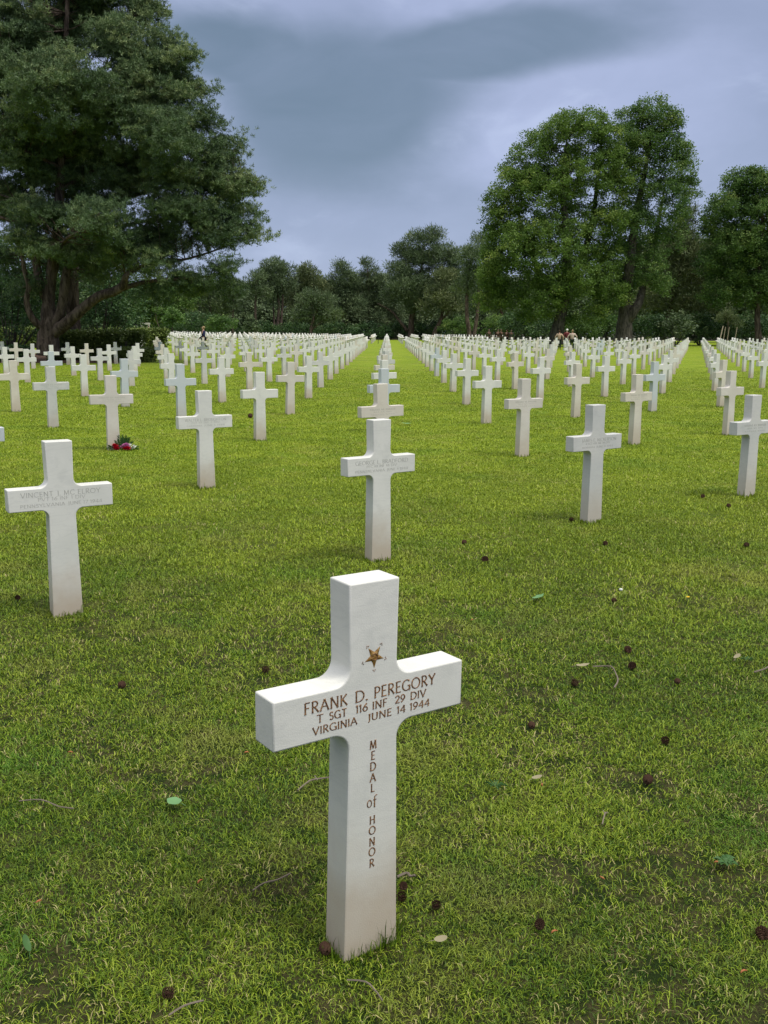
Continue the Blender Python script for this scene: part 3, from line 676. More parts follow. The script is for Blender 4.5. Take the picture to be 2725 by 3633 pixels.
lobe_tree('broadleaf_tree', 'tall leafy tree with forked thick trunk, right one of the joined pair', 1350, 99,
   [(1372, 255, 38), (1412, 248, 46), (1448, 262, 34), (1440, 310, 50), (1390, 330, 62), (1460, 370, 48), (1475, 330, 26), (1482, 410, 34), (1490, 395, 18), (1370, 410, 60, .8), (1430, 440, 62, .85), (1380, 500, 58, .8), (1440, 520, 44, .9), (1340, 560, 52), (1400, 580, 46), (1350, 620, 34), (1350, 460, 45, .7), (1468, 470, 28), (1350, 300, 40), (1345, 360, 45), (1335, 250, 18), (1430, 620, 34), (1300, 620, 40)],
   LF_DEC2, BARK_D, [([(1345, 748), (1347, 725), (1350, 690), (1352, 640), (1362, 560, -1), (1375, 460), (1395, 360), (1410, 260)], [1.05, .9, .75, .65, .5, .35, .22, .06]), ([(1352, 700), (1370, 670, -.5), (1383, 645, 0), (1395, 585, 1.5), (1420, 490, 3), (1440, 380, 3)], [.55, .48, .42, .33, .2, .05])],
   3.9, .66, 78, .20, depth=1.1, group=TREES_G, base_t=.45)
lobe_tree('broadleaf_tree', 'dense dark green leafy tree cut off by the right edge', 1638, 104,
   [(1590, 395, 34), (1622, 385, 34), (1655, 395, 40), (1560, 445, 38), (1600, 460, 60), (1650, 480, 70), (1548, 510, 38), (1590, 540, 66), (1650, 570, 75), (1570, 600, 46), (1620, 630, 52), (1680, 640, 50), (1700, 500, 70), (1690, 410, 50), (1730, 580, 60), (1535, 480, 30), (1530, 565, 36), (1545, 640, 38), (1600, 415, 34)],
   LF_DEC2, BARK_P, [([(1640, 748), (1638, 720), (1636, 680), (1640, 600), (1645, 500), (1650, 400)], [.42, .36, .32, .28, .2, .06])],
   3.8, .70, 74, .22, depth=1.15, group=TREES_G)
lobe_tree('pine_tree', 'olive drooping pine standing behind and between the leafy trees on the right', 1436, 112,
   [(1480, 500, 40), (1500, 550, 42), (1470, 600, 46), (1520, 610, 44), (1450, 650, 40), (1500, 665, 42), (1548, 665, 34), (1530, 560, 36), (1470, 530, 36), (1490, 460, 24), (1570, 690, 22, .7), (1430, 560, 40), (1400, 640, 40)],
   LF_PINE_O, BARK_P, [([(1432, 745), (1440, 700), (1455, 640), (1475, 560), (1485, 490)], [.3, .26, .22, .14, .05]), ([(1450, 660), (1510, 640), (1560, 670)], [.12, .08, .03])],
   3.2, .9, 44, .5, spiky=True, aspect=.2, depth=1.0, group=TREES_G)
# pines along the far end
def pine(label, bu, Yd, top, crown_lobes, trunks, leaf=LF_FAR, dens=2.4):
    return lobe_tree('pine_tree', label, bu, Yd, crown_lobes, leaf, BARK_P, trunks, dens * 1.25, .95, 60, .46, spiky=True, aspect=.24, depth=1.0, group=TREES_G, flat=.8)
pine('big dark pine with spreading branches just right of the centre file', 885, 158, 500,
     [(900, 520, 30), (935, 512, 28), (870, 545, 28), (860, 585, 34), (905, 570, 48), (950, 555, 42), (880, 620, 44), (925, 630, 50), (965, 610, 42), (850, 640, 34), (900, 665, 34, .6), (985, 560, 28), (1000, 600, 38), (990, 650, 40), (1012, 545, 16)],
     [([(885, 745), (888, 715), (890, 680), (905, 620), (915, 540)], [.62, .5, .42, .3, .08]), ([(880, 715), (862, 692), (845, 672), (815, 655)], [.3, .22, .15, .06]), ([(890, 700), (898, 660), (925, 600)], [.3, .25, .1])])
pine('short pine with a leaning pale trunk beside the big dark centre pine', 938, 154, 600, [(950, 640, 34), (975, 660, 30), (930, 665, 24, .8), (960, 600, 30)],
     [([(935, 742), (940, 715), (952, 690), (962, 640), (960, 600)], [.42, .34, .26, .18, .05]), ([(950, 695), (968, 675), (985, 650)], [.2, .14, .05])], LF_PINE_O)
pine('twin-trunked pine at the left side of the large leafy tree', 1018, 132, 520, [(1015, 560, 34), (1030, 600, 34), (1000, 620, 26, .7), (1040, 545, 26), (1022, 640, 24, .6)],
     [([(1016, 745), (1013, 715), (1008, 670), (1012, 600), (1020, 550)], [.36, .3, .26, .2, .06]), ([(1020, 740), (1028, 700), (1032, 660), (1034, 590)], [.3, .25, .2, .06])])
pine('tall pine with bare grey trunks left of centre', 598, 160, 560, [(590, 580, 30), (615, 585, 26), (572, 600, 26), (600, 615, 36), (560, 625, 24), (625, 620, 22), (590, 645, 26, .5)],
     [([(598, 742), (600, 700), (602, 660), (598, 600)], [.3, .26, .22, .08]), ([(608, 742), (607, 700), (610, 660), (612, 600)], [.26, .22, .18, .06]), ([(594, 740), (592, 700), (590, 640)], [.2, .17, .1])])
pine('slim pine with one bare trunk next to the big pine crown tip', 553, 156, 590, [(556, 600, 22), (545, 620, 20), (568, 630, 22, .8), (550, 645, 16, .6)], [([(553, 745), (552, 700), (552, 650), (555, 600)], [.26, .22, .18, .06])])
pine('rounded pale green pine in the far tree line left of centre', 655, 166, 575, [(665, 590, 28), (650, 610, 34), (685, 620, 30), (640, 650, 36), (680, 655, 38), (655, 690, 30)], [([(655, 742), (655, 700), (660, 650), (665, 590)], [.3, .26, .2, .05])], LF_PINE_O)
pine('low spreading pine in front of the far tree line', 672, 150, 620, [(668, 650, 32), (700, 655, 30), (720, 680, 24), (650, 680, 26), (690, 690, 28, .7)], [([(674, 742), (672, 712), (680, 680), (690, 650)], [.3, .26, .2, .05]), ([(674, 712), (700, 690)], [.15, .05])])
pine('pointed dark pine in the middle of the far tree line', 735, 168, 560, [(738, 575, 20), (745, 600, 30), (720, 615, 28), (760, 620, 28), (740, 650, 38), (715, 665, 28), (770, 665, 32)], [([(740, 742), (740, 700), (742, 640), (738, 575)], [.3, .26, .18, .04])])
pine('taller pointed dark pine left of the centre file', 795, 170, 555, [(793, 570, 18), (800, 595, 26), (780, 610, 26), (820, 610, 26), (795, 640, 38), (830, 650, 32), (770, 660, 28), (815, 690, 28)], [([(797, 742), (797, 700), (797, 640), (793, 570)], [.3, .26, .18, .04])])
pine('pine with dark sloping crown between centre file and big centre pine', 838, 172, 590, [(835, 605, 24), (845, 635, 30), (825, 660, 26), (855, 680, 28)], [([(836, 742), (838, 690), (838, 620)], [.26, .2, .05])])
pine('dark pine hanging behind the right part of the far tree line', 1090, 140, 560, [(1040, 520, 24), (1060, 600, 40), (1090, 660, 40), (1040, 650, 34), (1130, 690, 34)], [([(1090, 742), (1088, 700), (1070, 620)], [.28, .24, .08])])
# left side, middle distance
lobe_tree('broadleaf_tree', 'mid green rounded tree behind the big pine, left of the walker', 300, 150, [(300, 660, 40), (345, 640, 44), (265, 650, 36), (330, 690, 34), (395, 650, 36)], LF_DEC2, BARK_D, [([(310, 742), (312, 690), (315, 650)], [.3, .24, .1])], 3.4, 1.0, 46, .34, group=TREES_G)
lobe_tree('broadleaf_tree', 'small light green tree behind the dense far crosses on the left', 372, 128, [(372, 680, 20), (386, 688, 16), (360, 694, 15)], LF_LITE, BARK_D, [([(372, 735), (372, 710), (374, 685)], [.14, .11, .04])], 5, .7, 40, .3, group=TREES_G)
pine('tall pine behind the hanging limb of the big pine', 450, 155, 590, [(440, 620, 34), (480, 640, 34), (420, 655, 30), (465, 670, 34), (505, 625, 26), (500, 665, 24), (400, 610, 30)], [([(455, 742), (456, 690), (450, 630)], [.3, .24, .08]), ([(503, 742), (503, 700), (504, 640)], [.14, .12, .05])])
lobe_tree('young_tree', 'small leaning sapling with thin pale stem on the left', 338, 124, [(333, 668, 5), (340, 675, 5), (345, 668, 4)], LF_LITE, BARK_P, [([(348, 728), (343, 705), (338, 690), (334, 668)], [.05, .045, .04, .02])], 9, .35, 30, .18)

# shrubs
def shrub(label, lobes, Yd, leaf=LF_SHR, dens=3.4, rad=.45, n=30, size=.2, group='shrubs along the edge of the lawn', name='shrub', cat='shrub', base_t=.42, asp=.55):
    s_ = 2063.3 / Yd; u0 = lobes[0][0]; b0 = at(u0, 730, Yd); b0.z = gz(b0.x, b0.y); root = empty(name, b0); tag(root, label, cat, group)
    LB = []; mb = MB()
    for (u, v, ru, rv, *d) in lobes:
        c = at(u, v, Yd + (d[0] if d else 0)) - b0; LB.append((c.x, c.y, c.z, ru / s_, max(ru, rv) / s_ * .8, rv / s_))
        for q in range(3):
            e_ = Vector((c.x + random.uniform(-.5, .5) * ru / s_, c.y, c.z)); g_ = gz(b0.x + c.x, b0.y + c.y) - b0.z
            mb.tube([(.03 * q, .02 * q, -.05), (e_.x * .4, e_.y * .4, max(e_.z, g_ + .2) * .35 + .02), (e_.x, e_.y, max(e_.z, g_ + .2))], [.05, .04, .02], 5)
    P_ = lobe_points(LB, dens, .4, .25)
    P_ = P_[P_[:, 2] > -.05]
    mb.build('stems', BARK_D, root)
    crown('foliage', P_, rad, n, size, leaf, root, base=base_t, aspect=asp); return root
shrub('dark glossy laurel bush at the far left below the pine', [(20, 690, 60, 60), (50, 650, 40, 45), (10, 630, 45, 45), (70, 705, 30, 35)], 50, LF_SHR, 5, .35, 34, .16, base_t=.5, asp=.5)
shrub('tall rounded green bush right of the big pine trunk', [(215, 690, 62, 60), (240, 650, 46, 56), (200, 640, 44, 50), (262, 690, 26, 40), (180, 700, 40, 50)], 56, LF_SHR, 5, .4, 34, .17, base_t=.5)
shrub('light green roundish shrub behind the far white crosses', [(490, 700, 26, 18), (465, 698, 20, 16)], 132, LF_LITE, 5, .5, 36, .25, base_t=.3)
shrub('pale conical shrub at the foot of the far pines left of centre', [(545, 712, 18, 22), (540, 695, 10, 16)], 150, LF_FAR, 5, .5, 36, .3)
k_ = 0
for (u0, v0, ru, rv, Yd, lf, lab) in [
   (420, 700, 60, 26, 140, LF_SHR, 'long dark shrub under the far trees left of the walker'), (560, 712, 45, 20, 156, LF_SHR, 'dark low shrub under the slim bare-trunked pine'),
   (640, 714, 50, 18, 156, LF_SHR, 'dark low shrub under the pale green pine'), (725, 714, 45, 18, 156, LF_SHR, 'dark low shrub under the pointed middle pine'),
   (800, 714, 45, 18, 158, LF_SHR, 'dark low shrub left of the end of the centre file'), (860, 712, 34, 20, 160, LF_SHR, 'dark low shrub at the end of the centre file'),
   (925, 710, 40, 22, 158, LF_SHR, 'dark low shrub right of the big centre pine trunk'), (990, 706, 40, 24, 150, LF_DEC2, 'green shrub between the leaning pine and twin-trunked pine'),
   (1075, 704, 36, 28, 120, LF_DEC2, 'bright green bush left of the tree trunk, behind the visitors in camouflage'), (1125, 698, 46, 32, 116, LF_SHR, 'large dark green bush left of the leafy tree trunk'),
   (1180, 712, 40, 26, 112, LF_SHR, 'dark bush touching the left leafy tree trunk'), (1255, 706, 46, 30, 110, LF_DEC2, 'green bush between the two thick trunks'),
   (1305, 700, 36, 28, 112, LF_LITE, 'lighter green bush left of the forked trunk'), (1410, 706, 42, 30, 104, LF_SHR, 'grey-green bush right of the forked trunk'),
   (1460, 704, 36, 34, 102, LF_FAR, 'blue-green rounded bush beside the right-hand grass aisle'), (1510, 706, 40, 32, 108, LF_SHR, 'dark green bush at the end of the right-hand grass aisle'),
   (1560, 704, 44, 34, 110, LF_SHR, 'dark bush behind the staked young pine'), (1625, 706, 50, 30, 112, LF_SHR, 'dark bush behind the trunk at the right edge')]:
    shrub(lab, [(u0, v0, ru * .8, rv), (u0 - ru * .55, v0 + 5, ru * .55, rv * .85, 1), (u0 + ru * .55, v0 + 4, ru * .55, rv * .9, -1)], Yd, lf, 3.6, .55, 30, .26, base_t=.32 if lf is LF_LITE else .42)
shrub('small pinkish flowering bush between crosses by the right-hand aisle', [(1398, 741, 12, 12), (1385, 745, 9, 9)], 84, LF_HEDGE, 9, .25, 30, .12)
# dark wood behind everything: reads as one mass
LB = []
for u in range(-150, 1860, 46):
    for (v, Yd) in ((665, 186), (640, 196), (690, 182), (712, 180)):
        if 1000 < u: v -= 18
        c = at(u + random.uniform(-14, 14), v + random.uniform(-12, 12), Yd); LB.append((c.x, c.y, c.z, 4.2, 3.0, 3.6))
for u in range(1380, 1860, 40):
    for v in (560, 600, 640, 680):
        c = at(u + random.uniform(-14, 14), v + random.uniform(-12, 12), 135); LB.append((c.x, c.y, c.z, 3.4, 2.5, 3.2))
P_ = lobe_points(LB, 1.7, .5)
LB = []
for u in range(-160, 300, 36):
    for v in (560, 610, 655, 690):
        c = at(u, v + random.uniform(-12, 12), 84); LB.append((c.x, c.y, c.z, 2.0, 1.8, 1.9))
o = crown('far_thicket', lobe_points(LB, 2.2, .5), .8, 40, .24, LF_SHR, None, base=.4); tag(o, 'leafy thicket filling the gaps behind the big pine on the left', 'thicket', kind='stuff')
o = crown('far_wood', P_, 1.05, 40, .52, LF_FAR, None, base=.38); tag(o, 'dense dark woodland closing the view behind the cemetery trees', 'wood', kind='stuff')

# bed under the big pine, clipped hedges
m, t = mat('bark_mulch'); k = NT(t); tc = k.n('ShaderNodeTexCoord'); n_ = k.noise(tc.outputs['Object'], 12, 5, .7)
k.out(k.pbr(k.mix(k.ramp(n_, .35, .65), (.035, .022, .016), (.13, .085, .06)), .95, .05, n_, .05).outputs[0])
mb = MB(); ring_ = []
q = [(-40, 46.6), (-17.5, 46.0), (-12.9, 46.2), (-11.9, 47.5), (-13.0, 54), (-15.2, 61), (-40, 61)]
mb.add([(x, y, gz(x, y) + .02) for x, y in q] + [(x, y, gz(x, y) - .1) for x, y in q], [tuple(range(7))] + [(i, i + 7, (i + 1) % 7 + 7, (i + 1) % 7) for i in range(7)])
tag(mb.build('planting_bed', m), kind='structure')
def hedge(label, p0, p1, w, h, leafn=5200, size=.085, mt=LF_HEDGE):
    p0, p1 = Vector(p0), Vector(p1); c = (p0 + p1) / 2; g_ = gz(c.x, c.y); d = (p1 - p0); Lh = d.length; an = math.atan2(d.y, d.x)
    root = empty('hedge', (c.x, c.y, g_), an); tag(root, label, 'hedge', 'clipped hedges round the pine bed')
    mb = MB()
    nseg = max(2, int(Lh / .8))
    for q in range(nseg):
        x = -Lh / 2 + Lh * (q + .5) / nseg; mb.tube([(x, 0, -.05), (x + .05, 0, h * .7)], [.03, .015], 5)
    mb.build('stems', BARK_D, root)
    n = leafn // 12; P_ = np.c_[RG.uniform(-.5, .5, n) * Lh, RG.uniform(-.5, .5, n) * w, RG.uniform(.05, 1, n) * h]
    e_ = RG.random(n); P_[:, 2] = np.where(e_ < .45, h * RG.uniform(.88, 1.02, n), P_[:, 2]); P_[:, 1] = np.where((e_ > .45) & (e_ < .8), -w / 2 * RG.uniform(.85, 1.03, n), P_[:, 1])
    crown('foliage', P_, .22, 26, size * 1.6, mt, root)
hedge('low clipped box hedge at the corner of the pine bed', (-13.2, 48.4, 0), (-11.6, 47.9, 0), .9, .52, 9000)
hedge('long clipped hedge behind the back of the pine bed', (-29, 73.5, 0), (-16.9, 75.5, 0), 2.2, 1.35, 26000, .12)
hedge('low dark hedge in front of the big pine trunk', (-26, 47.6, 0), (-17.6, 47.6, 0), 1.0, .62, 15000, .1, LF_SHR)
hedge('dark evergreen hedge right of the pine trunk', (-17.2, 50.5, 0), (-12.6, 50.5, 0), 1.6, 1.35, 24000, .1)
# white roses in the bed
WHITE_F = plain('white_petals', (.75, .77, .70), .6); PINK_F = plain('pink_petals', (.75, .32, .60), .6); RED_F = plain('red_petals', (.60, .015, .05), .5); STEM = plain('green_stem', (.03, .085, .02), .6)
for (u, v, Yd, lab) in ((444, 737, 49, 'white rose bush in front of the dark hedge, right of the pine'), (425, 728, 50, 'white-flowered rose stem beside the thin second pine trunk')):
    r_ = shrub(lab, [(u * 1659 / 1659 * 1.0 if u > 1000 else u * .609, v, 9, 9), ], Yd, LF_HEDGE, 14, .2, 26, .09, group='rose bushes in the bed', name='rose_bush', cat='bush')
    for q in range(7):
        mb = MB(); mb.ball((random.uniform(-.35, .35), random.uniform(-.45, -.1), random.uniform(.35, .75)), .05, 8, (1, 1, .8), .3); mb.build('rose_blossom', WHITE_F, r_, True)
# second pine trunk behind the big one
lobe_tree('pine_tree', 'straight single-trunked pine just behind the big pine', 158, 52, [(150, 400, 80, .6), (170, 520, 60, .5), (120, 300, 90, .5), (190, 610, 30, .35)], LF_PINE, BARK_P,
          [([(161, 760), (160, 730), (158, 690), (156, 620), (160, 520), (160, 380)], [.52, .44, .38, .34, .28, .1])], 4, .5, 60, .22, spiky=True, aspect=.17)

# staked young pine at right, slanted pole
lobe_tree('young_pine', 'small olive young pine held by three stakes near the right edge', 1574, 98, [(1560, 690, 16), (1582, 692, 17), (1570, 680, 14), (1596, 700, 10)], LF_PINE_O, BARK_P, [([(1573, 745), (1573, 715), (1572, 690)], [.07, .06, .04])], 9, .4, 40, .32, spiky=True, aspect=.15)
WOODM = plain('pale_wood', (.32, .27, .19), .8, .1)
b0 = at(1573, 730, 97.4); b0.z = gz(b0.x, b0.y); sk_ = empty('tree_stakes', b0); tag(sk_, 'three pale wooden stakes around the young pine', 'stakes')
for q, (dx, dy) in enumerate(((-.75, 0), (0, .5), (.75, -.1))):
    mb = MB(); mb.tube([(dx * .75, dy, -.1), (dx * .75 + .22, dy, 2.0)], [.045, .04], 6); mb.build('stake', WOODM, sk_)
a, b_ = at(1552, 736, 94), at(1562, 704, 94.6); mb = MB(); c_ = Vector((a.x, a.y, gz(a.x, a.y))); mb.tube([c_ - c_, b_ - c_], [.06, .05], 7)
o = mb.build('slanted_pole', WOODM); o.location = c_; tag(o, 'pale wooden pole leaning beside the right-hand grass aisle', 'pole')
# dark thin post near the centre aisle
c_ = at(817, 743, 112); c_.z = gz(c_.x, c_.y); mb = MB(); mb.tube([(0, 0, -.1), (0, 0, .66)], [.03, .03], 8); mb.tube([(0, 0, .66), (0, 0, .70)], [.045, .04], 8)
o = mb.build('post', plain('dark_metal', (.02, .03, .025), .5)); o.location = c_; tag(o, 'thin dark post on the grass left of the centre file', 'post')
# small stone monument far left
c_ = at(315, 725, 140); c_.z = gz(c_.x, c_.y); stn = empty('stone_shelter', c_); tag(stn, 'small pale stone structure with flat lid behind the far-left crosses', 'monument')
STO = plain('pale_stone', (.5, .48, .42), .8)
mb = MB(); mb.box((0, 0, 1.95), (1.15, 1.15, .25)); mb.build('lid', STO, stn)
for dx in (-.42, .42):
    mb = MB(); mb.box((dx, 0, .9), (.24, .9, 1.85)); mb.build('pillar', STO, stn)

# ------------------------------------------------------------------ people
def skin_mesh(name, verts, edges, radii, sub=1):
    me = bpy.data.meshes.new(name + '_tmp'); me.from_pydata([tuple(v) for v in verts], edges, []); ob = bpy.data.objects.new(name + '_tmp', me); COL.objects.link(ob)
    md = ob.modifiers.new('s', 'SKIN')
    if not me.skin_vertices: me.skin_vertices.new()
    for q, r_ in enumerate(radii):
        me.skin_vertices[0].data[q].radius = (r_, r_) if not isinstance(r_, tuple) else r_
        me.skin_vertices[0].data[q].use_root = (q == 0)
    ss_ = ob.modifiers.new('u', 'SUBSURF'); ss_.levels = sub; ss_.render_levels = sub
    dg = bpy.context.evaluated_depsgraph_get(); out = bpy.data.meshes.new_from_object(ob.evaluated_get(dg)); out.name = name
    bpy.data.objects.remove(ob); out.polygons.foreach_set('use_smooth', [True] * len(out.polygons)); return out
SKINM = plain('skin', (.50, .29, .21), .6)
CL = {c: plain('cloth_' + c, v_, .85, .1) for c, v_ in dict(black=(.012, .012, .016), navy=(.02, .025, .06), tan=(.52, .38, .26), pink=(.52, .26, .26), beige=(.55, .44, .36), camo=(.16, .14, .09), brown=(.11, .065, .05), darkgreen=(.02, .035, .022), white=(.78, .78, .72), red=(.13, .030, .032), grey=(.2, .2, .2), hair=(.06, .035, .02), lhair=(.3, .22, .12)).items()}
def person(u, v, Yd, label, face=0, top='tan', legs='black', hair='hair', cap=None, stride=0.0, h=1.66, arms=.12, bend=.0, fwd=0):
    p0 = at(u, v, Yd); p0.z = gz(p0.x, p0.y); k_ = h / 1.75; root = empty('person', p0, face); tag(root, label, 'person', 'visitors among the crosses'); root.scale = (k_,) * 3
    def Vv(x, y, z): return Vector((x, y, z))
    st_ = stride
    V_ = [Vv(0, 0, .95), Vv(0, -.01, 1.12), Vv(0, -.02, 1.32), Vv(0, 0, 1.46), Vv(0, 0, 1.54), Vv(0, -.02, 1.64), Vv(0, -.01, 1.72)]
    r_ = [(.15, .11), (.14, .10), (.17, .11), (.065, .06), (.055, .055), (.078, .095), (.06, .075)]; E_ = [(q, q + 1) for q in range(6)]
    V_.append(Vv(0, -.125, 1.625)); r_.append(.014); E_.append((5, 7))                # nose
    legsV = []; armsV = []
    for sgn in (-1, 1):
        n0 = len(V_); s2 = st_ * sgn
        L4 = [Vv(.09 * sgn, 0, .88), Vv(.10 * sgn, -s2 * .22 - .02, .50), Vv(.10 * sgn, -s2 * .40 + (.03 if s2 < 0 else 0), .09 + (.05 if s2 < 0 else 0)), Vv(.11 * sgn, -s2 * .40 - .15, .04)]
        V_ += L4; r_ += [.095, .062, .042, .035]; E_ += [(0, n0), (n0, n0 + 1), (n0 + 1, n0 + 2), (n0 + 2, n0 + 3)]; legsV.append(L4)
        n0 = len(V_); sa = -st_ * sgn
        A4 = [Vv(.20 * sgn, 0, 1.40), Vv((.24 + arms) * sgn, sa * .12, 1.13), Vv((.22 + arms * .9) * sgn, -sa * .22 - .06 - fwd * .2, .90 + fwd * .22), Vv((.22 + arms * .85) * sgn, -sa * .26 - .08 - fwd * .25, .83 + fwd * .24)]
        V_ += A4; r_ += [.062, .045, .030, .026]; E_ += [(2, n0), (n0, n0 + 1), (n0 + 1, n0 + 2), (n0 + 2, n0 + 3)]; armsV.append(A4)
        w_ = n0 + 3; h0 = V_[w_]
        for fi in range(5):                                                            # five fingers
            V_.append(h0 + Vv(.012 * (fi - 2), -.01 - .01 * (fi == 0), -.075 + .012 * abs(fi - 2))); r_.append(.009); E_.append((w_, len(V_) - 1))
    body = link('body', skin_mesh('body', V_, E_, r_), root, SKINM)
    # jacket / shirt
    T_ = [Vv(0, 0, .90), Vv(0, -.01, 1.12), Vv(0, -.02, 1.33), Vv(0, 0, 1.45)]; tr_ = [(.175, .135), (.165, .125), (.19, .13), (.085, .08)]; te = [(0, 1), (1, 2), (2, 3)]
    for A4 in armsV:
        n0 = len(T_); T_ += A4[:3]; tr_ += [.08, .06, .046]; te += [(2, n0), (n0, n0 + 1), (n0 + 1, n0 + 2)]
    link('jacket', skin_mesh('jacket', T_, te, tr_), root, CL[top])
    T_ = [Vv(0, 0, .96)]; tr_ = [(.16, .125)]; te = []
    for L4 in legsV:
        n0 = len(T_); T_ += L4[:3]; tr_ += [.112, .082, .066]; te += [(0, n0), (n0, n0 + 1), (n0 + 1, n0 + 2)]
    link('trousers', skin_mesh('trousers', T_, te, tr_), root, CL[legs])
    for L4 in legsV:
        mb = MB(); mb.ball(L4[3] + Vector((0, .05, .005)), .05, 8, (.9, 2.5, .9)); mb.build('shoe', CL['black'], root, True)
    mb = MB(); mb.ball((0, .012, 1.665), .108, 10, (.9, 1.02, .98)); o = mb.build('cap' if cap else 'hair', CL[cap] if cap else CL[hair], root, True); o.location = (0, .015, .012)
    return root
person(440, 735, 68, 'person in black jacket and trousers striding between the crosses on the left', face=R(-62), top='navy', legs='black', hair='lhair', stride=.8, h=1.75)
person(1208, 735, 83, 'person in tan top and dark trousers seen left of a white cap wearer', face=R(160), top='tan', legs='darkgreen', hair='hair', h=1.60, arms=.14)
person(1224, 735, 84.5, 'person with white cap and red-and-pink top beside the right-hand tree trunk', face=R(200), top='red', legs='navy', cap='white', h=1.72)
person(1236, 735, 82, 'person in pale pink top and dark trousers right of the white cap wearer', face=R(170), top='beige', legs='darkgreen', hair='lhair', h=1.64, arms=.16)
person(1056, 735, 104, 'camouflage-clad person, leftmost of the group before the green bushes', face=R(20), top='camo', legs='camo', cap='camo', h=1.7)
person(1076, 735, 103, 'person in reddish brown, second in the group before the bushes', face=R(-30), top='brown', legs='camo', cap='camo', h=1.72)
person(1082, 735, 105, 'person in camouflage half hidden behind the reddish brown one', face=R(30), top='camo', legs='camo', cap='camo', h=1.7)
person(1095, 735, 104, 'person in dark red-brown jacket, third figure of the distant group', face=R(-60), top='brown', legs='black', hair='hair', h=1.66)
person(1104, 735, 104, 'person in grey-brown, rightmost of the distant group', face=R(0), top='grey', legs='camo', cap='camo', h=1.64)
person(322, 735, 138, 'tiny dark-clad person behind the farthest left crosses', face=R(40), top='black', legs='black', h=1.7)

# ------------------------------------------------------------------ bouquet at the foot of the pinkish cross
g0 = ground(267, 973); bq = empty('flower_bouquet', g0); tag(bq, 'bouquet of red, pink and white flowers with green fronds on the grass', 'flowers')
def lp(X, Y, d=0): # zoom-crop pixel -> local point at the bouquet's distance
    return at((370 + X * .08439) / 1.64256, (1530 + Y * .08439) / 1.64256, g0.y + d) - g0
mb = MB()
def frond(a, b, w, leaves=9):
    a, b = Vector(a), Vector(b); mb.tube([a, b], [.004, .002], 4)
    for q in range(leaves):
        c_ = a.lerp(b, .2 + .8 * q / leaves)
        for sg in (-1, 1):
            d_ = (b - a).normalized(); o_ = Vector((-d_.z, random.uniform(-.4, .4), d_.x)) * sg * w + d_ * w * .9; e_ = c_ + o_
            s_ = o_.cross(Vector((0, 1, 0))).normalized() * .006; mb.add([c_, c_ + o_ * .5 + s_, e_, c_ + o_ * .5 - s_], [(0, 1, 2, 3)])
for (x0, y0, x1, y1, w) in ((700, 800, 680, 190, .05), (760, 760, 870, 300, .05), (800, 740, 1080, 420, .055), (820, 720, 990, 250, .05), (700, 780, 520, 400, .04), (440, 780, 110, 770, .035), (450, 740, 180, 660, .035), (900, 780, 1440, 690, .03), (760, 780, 790, 330, .05)):
    frond(lp(x0, y0), lp(x1, y1, random.uniform(-.05, .08)), w)
mb.build('fronds', STEM, bq)
def bloom(X, Y, r, mt, name, petals=14, d=0):
    mb = MB(); c_ = lp(X, Y, d); c_.z = max(c_.z, r * .5)
    for q in range(petals):
        an = 2.4 * q; el = math.pi / 2 * (1 - q / petals) ; rr_ = r * (.35 + .65 * q / petals)
        d_ = Vector((math.cos(an) * math.cos(el), math.sin(an) * math.cos(el) - .25, math.sin(el))); s_ = Vector((-math.sin(an), math.cos(an), .2)) * r * .42
        p_ = c_ + d_ * rr_; mb.add([c_ + d_ * rr_ * .2, p_ * .55 + c_ * .45 + s_, p_ + Vector((0, 0, r * .2)), p_ * .55 + c_ * .45 - s_], [(0, 1, 2, 3)])
    mb.ball(c_, r * .45, 8, (1, 1, .8), .3); mb.build(name, mt, bq)
for X, Y, r in ((465, 620, .055), (500, 780, .058), (420, 600, .04), (985, 790, .058), (890, 850, .05), (1010, 850, .04), (560, 820, .04)): bloom(X, Y, r, RED_F, 'red_flower', 22, -.03)
for X, Y, r in ((860, 620, .052), (760, 680, .045), (950, 570, .045), (970, 660, .045), (880, 710, .04)): bloom(X, Y, r, PINK_F, 'pink_flower', 22, -.02)
for X, Y, r in ((1250, 670, .05), (1160, 730, .036), (1070, 580, .04)): bloom(X, Y, r, WHITE_F, 'white_flower', 10)

# ------------------------------------------------------------------ litter on the lawn
CONE = plain('cone_brown', (.10, .055, .036), .85, .1, .6, 90)
mb = MB(); mb.ball((0, 0, .018), .011, 8, (1, 1.7, .8))
for q in range(70):
    t_ = q / 70; z_ = -1 + 2 * t_; an = q * 2.39996; rr_ = .020 * math.sqrt(max(.08, 1 - z_ * z_ * .85)); c_ = Vector((math.cos(an) * rr_, z_ * .028, math.sin(an) * rr_ + .020))
    o_ = Vector((math.cos(an), .35, math.sin(an))).normalized() * .0125; s_ = Vector((-math.sin(an), 0, math.cos(an))) * .007; up_ = Vector((0, .004, 0))
    b_ = c_ - o_ * .4; mb.add([b_ + s_ * .5, b_ - s_ * .5, c_ + o_ - s_, c_ + o_ + s_, c_ + up_ + o_ * .3], [(0, 1, 2, 3), (3, 2, 4), (0, 3, 4), (1, 4, 2), (0, 4, 1)])
cone_me = mb.mesh('pine_cone'); cone_me.materials.append(CONE)
def put(me, name, u, v, label, cat, grp, s=1, rz=None, tilt=.15, dz=.012):
    o = bpy.data.objects.new(name, me); COL.objects.link(o); g_ = ground(u, v); o.location = g_ + Vector((0, 0, dz)); s = min(s, 1.5 if v > 1000 else 3) * (random.uniform(.40, .50) if name == 'pine_cone' else 1); o.scale = (s,) * 3
    o.rotation_euler = (random.uniform(-tilt, tilt), random.uniform(-tilt, tilt), random.uniform(0, 6.28) if rz is None else rz); tag(o, label, cat, grp); return o
PC = 'pine cones scattered on the lawn'
